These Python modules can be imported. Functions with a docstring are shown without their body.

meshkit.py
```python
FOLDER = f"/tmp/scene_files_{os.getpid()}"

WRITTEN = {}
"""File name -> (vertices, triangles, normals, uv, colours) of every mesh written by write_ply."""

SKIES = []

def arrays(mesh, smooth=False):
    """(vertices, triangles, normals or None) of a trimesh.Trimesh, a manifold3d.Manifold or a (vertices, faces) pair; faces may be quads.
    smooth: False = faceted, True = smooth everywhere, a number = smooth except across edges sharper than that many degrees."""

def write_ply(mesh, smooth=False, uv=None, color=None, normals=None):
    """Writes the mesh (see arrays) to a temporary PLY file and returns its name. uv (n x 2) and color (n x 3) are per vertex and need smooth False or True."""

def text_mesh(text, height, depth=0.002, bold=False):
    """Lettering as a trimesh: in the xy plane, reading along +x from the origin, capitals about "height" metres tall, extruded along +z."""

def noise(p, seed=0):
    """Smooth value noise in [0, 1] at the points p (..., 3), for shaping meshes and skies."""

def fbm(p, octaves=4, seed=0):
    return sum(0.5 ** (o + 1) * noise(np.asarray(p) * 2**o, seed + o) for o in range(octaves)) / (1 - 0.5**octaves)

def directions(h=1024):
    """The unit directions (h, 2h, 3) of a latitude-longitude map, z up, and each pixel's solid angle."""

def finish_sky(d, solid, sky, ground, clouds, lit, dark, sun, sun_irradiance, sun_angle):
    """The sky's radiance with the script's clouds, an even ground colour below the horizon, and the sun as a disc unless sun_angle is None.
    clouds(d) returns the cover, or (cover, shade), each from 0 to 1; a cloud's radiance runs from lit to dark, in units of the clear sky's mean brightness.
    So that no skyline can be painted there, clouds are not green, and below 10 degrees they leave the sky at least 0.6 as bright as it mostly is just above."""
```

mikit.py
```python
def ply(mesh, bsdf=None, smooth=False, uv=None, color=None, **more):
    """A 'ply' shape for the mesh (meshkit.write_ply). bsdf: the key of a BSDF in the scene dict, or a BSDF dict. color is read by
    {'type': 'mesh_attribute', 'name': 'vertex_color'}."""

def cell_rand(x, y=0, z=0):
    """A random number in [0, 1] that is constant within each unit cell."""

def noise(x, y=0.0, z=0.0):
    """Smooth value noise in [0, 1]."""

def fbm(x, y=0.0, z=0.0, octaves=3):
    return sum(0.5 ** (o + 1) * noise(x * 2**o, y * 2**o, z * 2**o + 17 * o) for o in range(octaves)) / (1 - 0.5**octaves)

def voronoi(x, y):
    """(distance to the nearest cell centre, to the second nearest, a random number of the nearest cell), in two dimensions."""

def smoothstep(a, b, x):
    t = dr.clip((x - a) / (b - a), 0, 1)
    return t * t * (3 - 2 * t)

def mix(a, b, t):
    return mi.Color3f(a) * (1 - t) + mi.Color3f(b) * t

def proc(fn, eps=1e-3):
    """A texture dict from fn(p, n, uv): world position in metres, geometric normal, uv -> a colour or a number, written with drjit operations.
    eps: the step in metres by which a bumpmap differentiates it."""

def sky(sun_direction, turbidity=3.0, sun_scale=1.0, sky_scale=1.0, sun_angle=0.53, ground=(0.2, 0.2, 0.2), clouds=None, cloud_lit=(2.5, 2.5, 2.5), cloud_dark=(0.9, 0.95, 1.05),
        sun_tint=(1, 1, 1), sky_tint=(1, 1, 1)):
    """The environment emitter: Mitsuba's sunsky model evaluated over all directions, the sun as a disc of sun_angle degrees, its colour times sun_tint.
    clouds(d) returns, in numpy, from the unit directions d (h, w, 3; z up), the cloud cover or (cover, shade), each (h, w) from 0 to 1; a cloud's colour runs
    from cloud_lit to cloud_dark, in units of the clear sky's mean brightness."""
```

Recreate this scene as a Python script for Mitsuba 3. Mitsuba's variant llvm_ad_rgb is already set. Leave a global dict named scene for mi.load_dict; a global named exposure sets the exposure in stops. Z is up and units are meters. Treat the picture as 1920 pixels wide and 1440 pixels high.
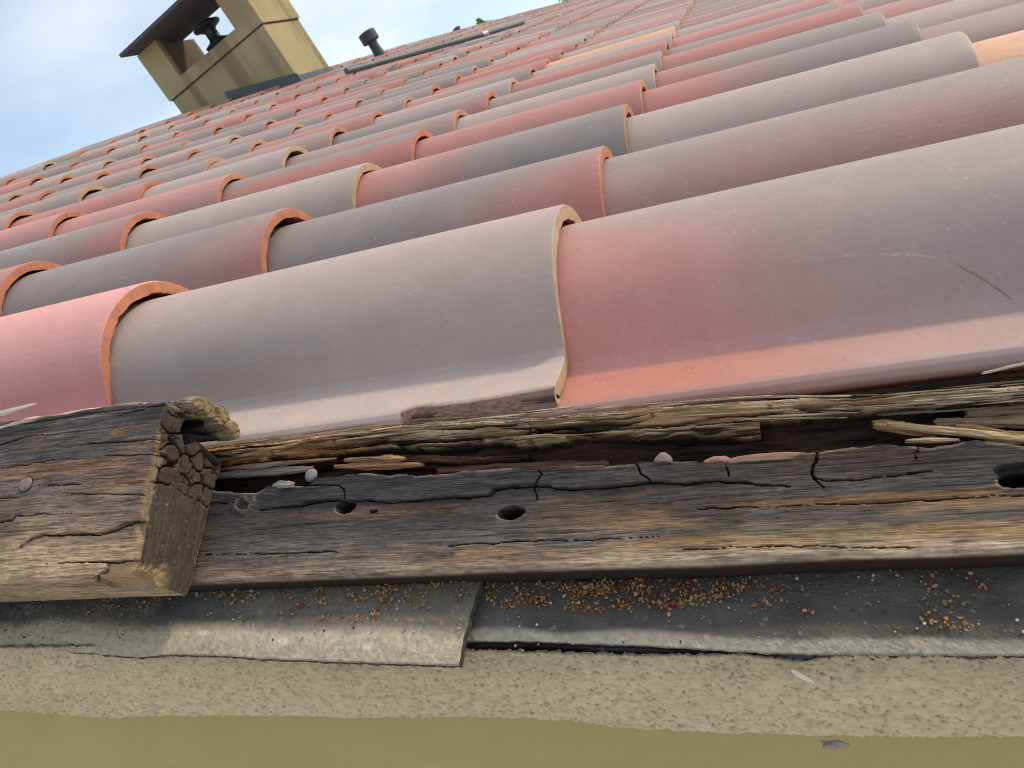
import math
import numpy as np
import trimesh
import mitsuba as mi
import drjit as dr
import mikit, meshkit
from mikit import proc, noise, fbm, smoothstep, mix

T4 = mi.ScalarTransform4f
scene, labels = {}, {}
nfbm, nnoise = meshkit.fbm, meshkit.noise

# ------------------------------------------------------------------ camera
PITCH = math.radians(19.0)                     # slope of the roof
CP, SP = math.cos(PITCH), math.sin(PITCH)
# roof axes: u down the slope, v level and away from the verge, w out of the roof
ROOF = np.array([[CP, 0, SP, 0], [0, 1, 0, 0], [-SP, 0, CP, 0], [0, 0, 0, 1.0]])
R_CAM = np.array([[0.94626875, 0.22230024, -0.23485752],
                  [-0.11031423, -0.46079337, -0.88062492],
                  [-0.30398392, 0.85921597, -0.41151148]])     # rows: right, down, forward in roof axes
EYE_L = np.array([0.47791603, -0.52833851, 0.20099329])
EYE = ROOF[:3, :3] @ EYE_L
RIGHT, DOWN, FWD = (ROOF[:3, :3] @ r for r in R_CAM)
FOCAL = 1473.17
scene['camera'] = {'type': 'thinlens', 'fov': 2 * math.degrees(math.atan(960 / FOCAL)), 'fov_axis': 'x',
                   'aperture_radius': 0.0004, 'focus_distance': 0.53, 'near_clip': 0.02, 'far_clip': 800.0,
                   'to_world': T4().look_at(origin=EYE.tolist(), target=(EYE + FWD).tolist(), up=(-DOWN).tolist())}

# ------------------------------------------------------------------ sky and sun
sun_roof = np.array([0.64, 0.66, 1.0])
SUN = ROOF[:3, :3] @ (sun_roof / np.linalg.norm(sun_roof))


def cloud_cover(d):
    q = d / np.maximum(d[..., 2:3] + 0.22, 0.05)
    a = nfbm(np.stack([q[..., 0] * 0.75 + 3.1, q[..., 1] * 0.75 + 1.7, q[..., 0] * 0 + 0.5], -1), 6, 11)
    b = nfbm(np.stack([q[..., 0] * 2.6, q[..., 1] * 2.6, q[..., 0] * 0 + 7.5], -1), 4, 5)
    c = np.clip((a - 0.36) / 0.34 + 0.35 * (b - 0.5), 0, 1)
    return 0.22 + 0.68 * c * c * (3 - 2 * c), 0.25 * np.clip(b, 0, 1)


scene['sky_light'] = mikit.sky(SUN.tolist(), turbidity=3, sun_scale=0.37, sky_scale=1.0, sun_angle=6.0, sun_tint=(0.97, 1.0, 1.04), sky_tint=(1.02, 1.0, 0.98), ground=(0.3, 0.29, 0.26),
                               clouds=cloud_cover, cloud_lit=(2.65, 2.75, 2.85), cloud_dark=(1.5, 1.6, 1.75))
exposure = 2.38

# ------------------------------------------------------------------ helpers
rng = np.random.default_rng(7)
ROOF_TW = T4(ROOF)


def tw(m):
    return T4(np.asarray(m, float))


def sst(a, b, x):
    t = np.clip((x - a) / (b - a), 0, 1)
    return t * t * (3 - 2 * t)


def lerp(a, b, t):
    return np.asarray(a) * (1 - t[..., None]) + np.asarray(b) * t[..., None]


def pick(*cols):
    return [np.array(c, float) for c in cols]


def n3(x, y, z=0.0, seed=0, octaves=3):
    return nfbm(np.stack(np.broadcast_arrays(x, y, np.asarray(z, float)), -1), octaves, seed)


def grid_faces(nu, ns, flip=False, closed=False):
    i, j = np.meshgrid(np.arange(nu - 1), np.arange(ns if closed else ns - 1), indexing='ij')
    a, b = i * ns + j, i * ns + (j + 1) % ns
    c, d = (i + 1) * ns + (j + 1) % ns, (i + 1) * ns + j
    q = np.stack([a, b, c, d], -1).reshape(-1, 4)
    return q[:, ::-1] if flip else q


def tri(q):
    return np.vstack([q[:, [0, 1, 2]], q[:, [0, 2, 3]]])


class Mesh:
    """vertices, triangles, uv and colour gathered from several sheets"""

    def __init__(self):
        self.v, self.f, self.uv, self.c, self.n = [], [], [], [], 0

    def add(self, v, f, uv=None, c=None):
        v = np.asarray(v, float).reshape(-1, 3)
        f = np.asarray(f, int)
        f = tri(f) if f.shape[1] == 4 else f
        self.v.append(v); self.f.append(f + self.n); self.n += len(v)
        self.uv.append(np.zeros((len(v), 2)) if uv is None else np.asarray(uv, float).reshape(-1, 2))
        self.c.append(np.broadcast_to(np.asarray([.5, .5, .5] if c is None else c, float), (len(v), 3)) if np.ndim(c) < 2 else np.asarray(c, float).reshape(-1, 3))
        return self

    def shape(self, bsdf, m=None, smooth=True):
        v, f, uv, c = np.vstack(self.v), np.vstack(self.f), np.vstack(self.uv), np.vstack(self.c)
        if not smooth:
            v, uv, c = v[f.ravel()], uv[f.ravel()], c[f.ravel()]
            f = np.arange(len(v)).reshape(-1, 3)
        d = mikit.ply((v, f), bsdf, smooth=True, uv=uv, color=np.clip(c, 0.004, 0.95))
        if m is not None:
            d['to_world'] = tw(m)
        return d


NAMES = {}


def key_for(name):
    k = NAMES.get(name, 0)
    NAMES[name] = k + 1
    return name if k == 0 else f'{name}_{k:03d}'


def add(name, shape, label=None, category=None, group=None, kind=None, parent=None):
    key = key_for(name if parent is None else parent + '__' + name)
    if shape is not None:
        scene[key] = shape
    e = {k: v for k, v in dict(label=label, category=category, group=group, kind=kind).items() if v}
    if e:
        labels[key] = e
    return key


def polydist(x, y, pts, wfun=None):
    """distance from points to a polyline, and the parameter 0..1 along it"""
    best, par = np.full(x.shape, 9.0), np.zeros(x.shape)
    p = np.asarray(pts, float)
    n = len(p) - 1
    for k in range(n):
        d = p[k + 1] - p[k]
        t = np.clip(((x - p[k, 0]) * d[0] + (y - p[k, 1]) * d[1]) / max(d @ d, 1e-12), 0, 1)
        e = np.hypot(x - p[k, 0] - t * d[0], y - p[k, 1] - t * d[1])
        m = e < best
        best = np.where(m, e, best); par = np.where(m, (k + t) / n, par)
    return best, par


def inside(x, y, poly):
    p = np.asarray(poly, float)
    r = np.zeros(x.shape, bool)
    for a, b in zip(p, np.roll(p, -1, 0)):
        hit = ((a[1] > y) != (b[1] > y)) & (x < (b[0] - a[0]) * (y - a[1]) / ((b[1] - a[1]) or 1e-12) + a[0])
        r ^= hit
    return r


def stations(lo, a, b, hi, fine, coarse):
    return np.r_[np.arange(lo, a, coarse), np.arange(a, b, fine), np.arange(b, hi, coarse), hi]


# ------------------------------------------------------------------ materials
VC = {'type': 'mesh_attribute', 'name': 'vertex_color'}


def bump(fn, scale, inner, eps=2e-4):
    return {'type': 'bumpmap', 'height': proc(fn, eps), 'scale': scale, 'bsdf': inner}


def two(b):
    return {'type': 'twosided', 'bsdf': b}


scene['tile_clay'] = two(bump(lambda p, n, uv: noise(uv.x * 1500, uv.y * 1500) + 0.6 * noise(uv.x * 700, uv.y * 700 + 5), 0.00006,
                              {'type': 'principled', 'base_color': VC, 'roughness': 0.52, 'specular': 0.36}))
scene['tile_clay_far'] = two({'type': 'principled', 'base_color': VC, 'roughness': 0.52, 'specular': 0.36})
scene['broken_clay'] = two({'type': 'principled', 'base_color': VC, 'roughness': 0.9, 'specular': 0.2})
scene['old_wood'] = two(bump(lambda p, n, uv: noise(uv.x * 110, uv.y * 2300) + 0.6 * noise(uv.x * 260, uv.y * 3300 + 9), 0.00055,
                             {'type': 'principled', 'base_color': VC, 'roughness': 0.78, 'specular': 0.28}))
scene['crumb'] = two({'type': 'principled', 'base_color': VC, 'roughness': 0.9, 'specular': 0.15})
scene['mineral_felt'] = two(bump(lambda p, n, uv: noise(uv.x * 1100, uv.y * 1100) + 0.7 * noise(uv.x * 400, uv.y * 400), 0.0005,
                                 {'type': 'principled', 'base_color': VC, 'roughness': 0.95, 'specular': 0.10}))
scene['stucco'] = two({'type': 'principled', 'base_color': VC, 'roughness': 0.92, 'specular': 0.15})
scene['smooth_render'] = two(bump(lambda p, n, uv: fbm(p.x * 260, p.y * 260, p.z * 260, 3), 0.0009,
                                  {'type': 'principled', 'roughness': 0.9, 'specular': 0.15,
                                   'base_color': proc(lambda p, n, uv: mix([0.36, 0.305, 0.138], [0.43, 0.368, 0.175], 0.6 * fbm(p.x * 26 + 3, p.y * 26, p.z * 26, 4) + 0.4 * fbm(p.x * 110, p.y * 110, p.z * 110, 3)))}, 1e-3))
def chimney_colour(p, n, uv):
    base = mix(mix([0.315, 0.268, 0.15], [0.40, 0.345, 0.20], fbm(p.x * 4, p.y * 4, p.z * 6, 4)), [0.18, 0.155, 0.09], 0.75 * smoothstep(0.5, 0.75, fbm(p.x * 9 + p.y * 9, p.z * 1.2, 3.0, 3)))
    # shade inside the smoke window, painted into the render colour
    opening_shade = smoothstep(4.21, 4.26, p.y) * smoothstep(4.70, 4.66, p.y) * smoothstep(1.255, 1.30, p.z + 0.03 * fbm(p.x * 20, p.y * 20, p.z * 20, 3)) * smoothstep(-2.63, -2.60, p.x) * smoothstep(-2.0, -2.03, p.x)
    return mix(base, [0.075, 0.065, 0.055], 0.85 * opening_shade)


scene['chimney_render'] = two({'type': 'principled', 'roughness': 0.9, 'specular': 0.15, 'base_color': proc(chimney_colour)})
scene['lead_grey'] = two({'type': 'principled', 'roughness': 0.6, 'specular': 0.4,
                          'base_color': proc(lambda p, n, uv: mix([0.05, 0.065, 0.075], [0.10, 0.12, 0.13], fbm(p.x * 12, p.y * 12, p.z * 12, 3)))})
scene['slab_concrete'] = two({'type': 'principled', 'roughness': 0.85, 'specular': 0.2,
                              'base_color': proc(lambda p, n, uv: mix([0.06, 0.065, 0.08], [0.10, 0.105, 0.12], fbm(p.x * 8, p.y * 8, p.z * 8, 3)))})
scene['dark_plastic'] = two({'type': 'principled', 'base_color': {'type': 'rgb', 'value': [0.035, 0.045, 0.048]}, 'roughness': 0.45, 'specular': 0.5})
scene['pipe_metal'] = two({'type': 'principled', 'base_color': {'type': 'rgb', 'value': [0.06, 0.075, 0.085]}, 'roughness': 0.4, 'specular': 0.6})
scene['pipe_joint'] = two({'type': 'principled', 'base_color': {'type': 'rgb', 'value': [0.45, 0.47, 0.48]}, 'roughness': 0.4, 'metallic': 0.6})
scene['nail_steel'] = two({'type': 'principled', 'roughness': 0.5, 'metallic': 0.3, 'specular': 0.5,
                           'base_color': proc(lambda p, n, uv: mix([0.12, 0.08, 0.065], [0.30, 0.22, 0.20], fbm(p.x * 400, p.y * 400, p.z * 400, 3)))})
scene['zinc_nail'] = two({'type': 'principled', 'base_color': {'type': 'rgb', 'value': [0.24, 0.235, 0.23]}, 'roughness': 0.6, 'metallic': 0.2, 'specular': 0.5})
scene['bark'] = two({'type': 'principled', 'base_color': {'type': 'rgb', 'value': [0.12, 0.09, 0.06]}, 'roughness': 0.9})
scene['leaf'] = two({'type': 'principled', 'base_color': VC, 'roughness': 0.6})
scene['bounce_ground'] = two({'type': 'principled', 'roughness': 0.95,
                             'base_color': proc(lambda p, n, uv: mix([0.40, 0.37, 0.31], [0.52, 0.48, 0.40], fbm(p.x * 0.4, p.y * 0.4, 1.0, 4)))})
scene['deck_wood'] = two({'type': 'principled', 'roughness': 0.9, 'base_color': {'type': 'rgb', 'value': [0.10, 0.075, 0.055]}})

# ------------------------------------------------------------------ setting: ground, house wall, trees
GROUND_Z = -4.6
g = trimesh.creation.box([400, 400, 0.5])
g.apply_translation([0, 0, GROUND_Z - 0.25])
scene['ground'] = mikit.ply(g, 'bounce_ground')  # out of view; its pale colour is there to bounce light upward
labels['ground'] = {'kind': 'structure', 'label': 'unseen ground far below the roof, made pale to bounce light'}

WALL_V = -0.205
house = add('house', None, 'olive rendered house wall under the tiled roof edge', 'house')
b = trimesh.creation.box([9.0, 24.0, 4.6])
bv = np.array(b.vertices)
x0, x1 = -6.0, 3.0
bv[:, 0] = np.where(bv[:, 0] < 0, x0, x1); bv[:, 1] = np.where(bv[:, 1] < 0, WALL_V, 22.0)
top = lambda x: np.where(x > -3.0, -x * SP / CP, 3.0 * SP / CP + (x + 3) * 0.36) - 0.115 / CP
zz = np.where(bv[:, 2] < 0, GROUND_Z, top(bv[:, 0]))
# gable wall with a ridge point
gx = np.array([x0, -3.0, x1])
gv, gf = [], []
for y in (WALL_V, 22.0):
    gv += [[x, y, GROUND_Z] for x in gx] + [[x, y, float(top(np.array(x)))] for x in gx]
gf = [[0, 1, 4, 3], [1, 2, 5, 4], [6, 9, 10, 7], [7, 10, 11, 8], [3, 4, 10, 9], [4, 5, 11, 10], [0, 3, 9, 6], [2, 8, 11, 5], [0, 6, 7, 1], [1, 7, 8, 2]]
scene[house + '__wall'] = mikit.ply((np.array(gv, float), np.array(gf)), 'smooth_render')

# stucco band: a rough render strip standing proud of the wall below it
BAND_BOTTOM = [(-1.5, -.141), (-.0468, -.1389), (.0034, -.1428), (.052, -.1449), (.101, -.1411), (.1543, -.1388), (.221, -.1392), (.2763, -.1377), (.3092, -.1355), (.3574, -.1374),
               (.3965, -.143), (.4317, -.1441), (.4628, -.1445), (.4996, -.1453), (.5367, -.1439), (.5715, -.1432), (2.2, -.144)]
BAND_TOP = [(-1.5, -.076), (-.0061, -.0764), (.28, -.08), (.3189, -.0825), (.387, -.0866), (.456, -.0872), (.4794, -.0915), (.5026, -.0870), (.5699, -.0875), (2.2, -.087)]
us = stations(-1.5, -0.07, 0.66, 2.2, 0.0007, 0.012)
ts = np.linspace(0, 1, 130)
U, Tt = np.meshgrid(us, ts, indexing='ij')
yb = np.interp(U, *zip(*BAND_BOTTOM)) + 0.0016 * (n3(U * 160, U * 0, 3, 3) - .5) + 0.001 * (n3(U * 600, U * 0, 4, 3) - .5)
yt = np.interp(U, *zip(*BAND_TOP)) + 0.0016 * (n3(U * 120, U * 0, 9, 3) - .5)
# far half of the parameter goes under the band, back to the wall
W = yt + (yb - yt) * np.clip(Tt / 0.9, 0, 1)
rough = .45 * n3(U * 380, W * 620, 1, 21, 2) + .55 * n3(U * 760, W * 1000, 3, 23, 2)
pits = sst(0.68, 0.82, n3(U * 520, W * 1000, 2, 33, 2))
Vv = -0.2455 - 0.0036 * (rough - 0.5) + 0.0016 * pits - 0.002 * (n3(U * 18, W * 30, 5, 8) - .5)
lipr = sst(0.82, 0.9, Tt) ** 2
Vv = Vv + 0.0022 * lipr
Vv = np.where(Tt > 0.9, Vv + (WALL_V + 0.004 - Vv) * ((Tt - 0.9) / 0.1), Vv)
W = np.where(Tt > 0.9, yb + 0.006 * ((Tt - 0.9) / 0.1), W)
Vv = np.where(Tt <= 1e-6, -0.238, Vv)
W = np.where(Tt <= 1e-6, W - 0.012, W)
tone = n3(U * 7, W * 22, 4, 12)
c = lerp((0.52, 0.425, 0.262), (0.61, 0.51, 0.33), tone)
c = lerp(c, np.array((0.34, 0.265, 0.15)), 0.40 * sst(0.45, 0.75, n3(U * 300, W * 720, 7, 9)))
c = lerp(c, np.array((0.14, 0.11, 0.075)), 0.4 * sst(0.70, 0.84, n3(U * 520, W * 1000, 2, 33, 2)))
c = lerp(c, np.array((.05, .042, .032)), sst(.05, .012, Tt))  # top lip painted dark, as the shaded gap under the felt
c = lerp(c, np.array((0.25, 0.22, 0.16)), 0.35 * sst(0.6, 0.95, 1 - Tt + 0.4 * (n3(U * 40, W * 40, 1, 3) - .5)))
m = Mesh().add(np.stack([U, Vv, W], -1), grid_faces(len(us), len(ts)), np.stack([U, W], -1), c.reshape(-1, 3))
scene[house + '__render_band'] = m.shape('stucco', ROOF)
labels[house + '__render_band'] = {'label': 'rough sponge textured render band with ragged lower edge'}

# ------------------------------------------------------------------ roof tiles
PITCH_U, PITCH_V, LEN, RB = 0.36, 0.23346, 0.42, 0.0756
TILT = 0.0115 / PITCH_U
TAPER = 0.052 / PITCH_U                       # the barrel narrows towards the head


def lift(u, v):
    """the roof plane bows up a little towards its ridge"""
    s = min(max((0.5 - u) / 2.5, 0), 1); s = s * s * (3 - 2 * s)
    return 0.15 * (1 - math.exp(-max(0.0, v - 1.9) / 2.4)) * s


def tile_profile(n_arc):
    a = np.linspace(math.radians(180), math.radians(6), n_arc)
    arc = np.stack([0.079 * np.cos(a), 0.0020 + 0.0728 * np.sin(a)], 1)
    fillet = [(-0.0855, 0.0020), (-0.0815, 0.0062), (-0.0792, 0.0118)]
    arc = arc[arc[:, 1] > 0.0165]
    pan = [(-0.1275, -0.0155), (-0.1310, -0.0115), (-0.1326, -0.0070), (-0.1318, -0.0030), (-0.1293, -0.0006), (-0.1255, 0.0004), (-0.118, 0.0003), (-0.108, 0.0), (-0.097, 0.0), (-0.0905, 0.0004)]
    foot = [(0.0800, 0.0090), (0.0860, 0.0050), (0.1010, 0.0040)]
    return np.array(pan + fillet + arc.tolist() + foot)


GREY, DARK, BEIGE, RED, PINK, ORANGE, SAND = pick((.270, .225, .207), (.228, .193, .182), (.360, .290, .262), (.400, .172, .142), (.440, .208, .184), (.62, .32, .19), (.50, .38, .30))
CLAY_END, TAN_END = pick((.50, .195, .120), (.47, .34, .225))


def tile_colour(kind, v, t, seed):
    """v across the tile, t from the head (0) to the nose (1); flamed clay"""
    wob = (n3(v * 9 + seed * 3.1, t * 2.2 + seed, 0.5, seed) - .5)
    fine = (n3(v * 60, t * 16, seed, seed + 5) - .5)
    hi = sst(-0.07, 0.0, v + 0.06 * wob)                      # towards the crest
    one = np.ones_like(v)
    base, red = {'red': (GREY, RED), 'pink': (GREY, PINK), 'grey': (GREY, PINK), 'beige': (BEIGE, PINK), 'headred': (GREY, RED), 'nosered': (DARK, RED), 'sidered': (DARK, RED),
                 'dark': (DARK, RED), 'orange': (SAND, ORANGE), 'headdark': (DARK, RED), 'mottle': (GREY, RED), 'greyred': (GREY, PINK), 'rose': (np.array((.60, .285, .265)), np.array((.60, .285, .265))), 'firstred': (np.array((.300, .248, .232)), np.array((.50, .222, .190)))}[kind]
    m = {'rose': one, 'firstred': sst(0.86, 0.16, t + 0.33 * hi + 0.5 * wob), 'red': 0.92 * one + 0.4 * wob, 'pink': 0.9 * one + .5 * wob, 'grey': 0.10 + 0.7 * wob, 'beige': 0.04 + 0.35 * wob,
         'headred': sst(0.86, 0.16, t + 0.33 * hi + 0.5 * wob), 'headdark': sst(0.70, 0.2, t + 0.5 * wob), 'nosered': sst(0.45, 1.05, t - 0.28 * hi + 0.6 * wob),
         'sidered': sst(0.75, 0.15, hi + 0.9 * wob) * sst(0.1, 0.8, t + 0.4), 'dark': 0.08 + 0.6 * wob, 'orange': 0.75 + 0.8 * wob,
         'mottle': sst(0.35, 0.65, 0.5 + 1.7 * wob), 'greyred': sst(0.2, 0.9, 0.35 * one + 1.2 * wob + 0.3 * (1 - hi))}[kind]
    c = lerp(np.broadcast_to(base, v.shape + (3,)), red, np.clip(m, 0, 1))
    if kind == 'beige':
        c = lerp(c, np.array((.44, .355, .325)), .8 * sst(-.082, -.092, v))      # the flat is coloured paler and pinker
    return c * (1 + 0.10 * fine + 0.05 * wob)[..., None]


def taper(X, V, W_):
    k = sst(-.088, -.074, V)
    return W_ * (1 + TAPER * X * k), V * (1 + .55 * TAPER * X * k)


def clay_marks(c, X, A, seed):
    """grain, dust, faint runs and specks on the clay seen close by"""
    g = n3(X * 620, A * 620, seed, 131, 2) - .5
    c = c * (1 + .12 * g)[..., None]
    c = c * (1 + .07 * (n3(X * 70, A * 70, seed, 132, 4) - .5))[..., None]
    runs = sst(.58, .80, n3(X * 5, A * 110, seed, 133, 3)) * n3(X * 60, A * 60, 2, 134)
    c = lerp(c, c * .88, .3 * runs)
    dust = sst(.55, .85, n3(X * 14, A * 22, seed, 135, 4))
    c = lerp(c, np.array((.42, .36, .32)), .16 * dust)
    sp = sst(.895, .92, n3(X * 420, A * 420, seed, 136, 2))
    c = lerp(c, np.array((.58, .52, .46)), .40 * sp)
    sd = sst(.915, .935, n3(X * 380, A * 380, seed + 7, 137, 2))
    return lerp(c, np.array((.09, .065, .055)), .45 * sd)


def make_tile(kind, seed, end, n_arc=30, nx=22, edge=None, length=LEN, fracture=None, fine=False):
    """edge(x) -> how far (m) the pan's edge is broken back at x; fracture colour of the broken edge"""
    P = tile_profile(n_arc)
    if fine:
        w0_ = np.r_[0, np.cumsum(np.hypot(*np.diff(P, axis=0).T))]
        w1_ = np.unique(np.r_[w0_, np.linspace(0, w0_[-1], 300)])
        P = np.stack([np.interp(w1_, w0_, P[:, k]) for k in (0, 1)], 1)
        nx = 420
    x = np.r_[np.linspace(-length, -0.02, nx - 3), -0.010, -0.0016, 0.0] if edge is None else np.r_[np.linspace(-length, -0.02, 420), -0.010, -0.0016, 0.0]
    X, V = np.meshgrid(x, P[:, 0], indexing='ij')
    _, W_ = np.meshgrid(x, P[:, 1], indexing='ij')
    V, W_ = V.copy(), W_.copy()
    W_, V = taper(X, V, W_)
    W_ -= np.where(X > -1e-6, 0.0010, 0.0)
    arcs = np.r_[0, np.cumsum(np.hypot(*np.diff(P, axis=0).T))]
    A = np.broadcast_to(arcs, X.shape)
    c = tile_colour(kind, V, (X + LEN) / LEN, seed)
    # a paler, slightly sanded lip along the pan's rounded edge
    c = lerp(c, np.array((.30, .235, .235)) if kind != 'beige' else np.array((.34, .28, .25)), 0.45 * sst(-.124, -.131, V))
    if fine:
        c = clay_marks(c, X, A, seed)
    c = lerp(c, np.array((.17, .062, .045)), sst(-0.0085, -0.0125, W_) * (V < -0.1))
    if edge is not None:
        e = edge(x)[:, None]
        k = np.clip((-0.092 - V) / (0.1326 - 0.092), 0, 1.02)
        V = V + e * k
        lipm = ((W_ < 0.00045) & (P[None, :, 0] < -0.1252)) & (e > 0.0008)
        nl = int(((P[:, 0] < -0.1252) & (P[:, 1] < .00045)).sum())
        hgt = np.interp(np.arange(len(P)), np.linspace(0, nl, 6), [-.0112, -.0098, -.0075, -.005, -.0022, .0003])
        rough_e = 0.0022 * (n3(X * 300, W_ * 700, 3, 61, 4) - .5)
        V = np.where(lipm, -0.1300 + e + rough_e + np.broadcast_to(np.interp(np.arange(len(P)), [0, nl], [-.0035, 0]), V.shape), V)
        W_ = np.where(lipm, np.broadcast_to(hgt, V.shape), W_)
        fr = lerp((.13, .075, .060), (.34, .215, .175), n3(X * 420, W_ * 900, 4, 19, 4))
        c = np.where(lipm[..., None], fr, c)
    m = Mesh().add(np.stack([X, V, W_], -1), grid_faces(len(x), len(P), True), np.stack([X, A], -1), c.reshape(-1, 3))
    # inner profile
    d = np.gradient(P, axis=0); nrm = np.stack([-d[:, 1], d[:, 0]], 1); nrm /= np.linalg.norm(nrm, axis=1, keepdims=True)
    th = np.interp(P[:, 0], [-.135, -.12, -.085, -.06, 0.03, 0.1], [.002, .0105, .0092, .0092, .0110, .010])
    jag = 0.0009 * (n3(arcs * 160, 0 * arcs, seed, 8, 4) - .5) * 2 - .0010 * sst(.74, .8, n3(arcs * 75, 0 * arcs, seed + 2, 18))
    Q = P - nrm * (th + jag)[:, None]
    Q[:, 1] = np.maximum(Q[:, 1], -0.0155)
    ee = (edge(np.array([0.0]))[0] if edge is not None else 0.0)
    kP = np.clip((-0.092 - P[:, 0]) / 0.0406, 0, 1.02) * ee
    outer = np.stack([0 * kP, P[:, 0] + kP, P[:, 1] - 0.0010], 1)
    inner = np.stack([0 * kP, Q[:, 0] + np.clip((-0.092 - Q[:, 0]) / 0.0406, 0, 1.02) * ee, Q[:, 1]], 1)
    mid = 0.5 * (outer + inner); mid[:, 0] = 0.0004
    ring = np.stack([outer, mid, inner], 0)
    ec = lerp(np.broadcast_to(end * 0.72, ring.shape), end * 1.12, n3(ring[..., 1] * 120, ring[..., 2] * 120, seed, 4))
    ec = lerp(ec, end * .5, .5 * sst(.66, .78, n3(ring[..., 1] * 260, ring[..., 2] * 260, seed, 14)))
    m.add(ring, grid_faces(3, len(P), True), ring[..., 1:], ec.reshape(-1, 3))
    xi = np.array([0.0, -0.03, -length])
    XI = np.broadcast_to(xi[:, None], (3, len(P)))
    WI, VI = taper(XI, np.broadcast_to(Q[:, 0], XI.shape), np.broadcast_to(Q[:, 1], XI.shape))
    I = np.stack([XI, VI, WI], -1)
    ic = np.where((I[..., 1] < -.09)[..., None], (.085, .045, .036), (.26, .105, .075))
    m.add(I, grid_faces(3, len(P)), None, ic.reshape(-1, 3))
    return m


def place_tile(r, cidx, du=0.0, dw=0.0, yaw=0.0):
    u, v = cidx * PITCH_U + du, r * PITCH_V
    l0, l1 = lift(u, v), lift(u - PITCH_U, v)
    tilt = TILT + (l0 - l1) / PITCH_U
    return (ROOF @ np.array(T4().translate([u, v, l0 + dw]).rotate([0, 0, 1], yaw).rotate([0, 1, 0], -math.degrees(tilt)).matrix, float))


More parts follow.
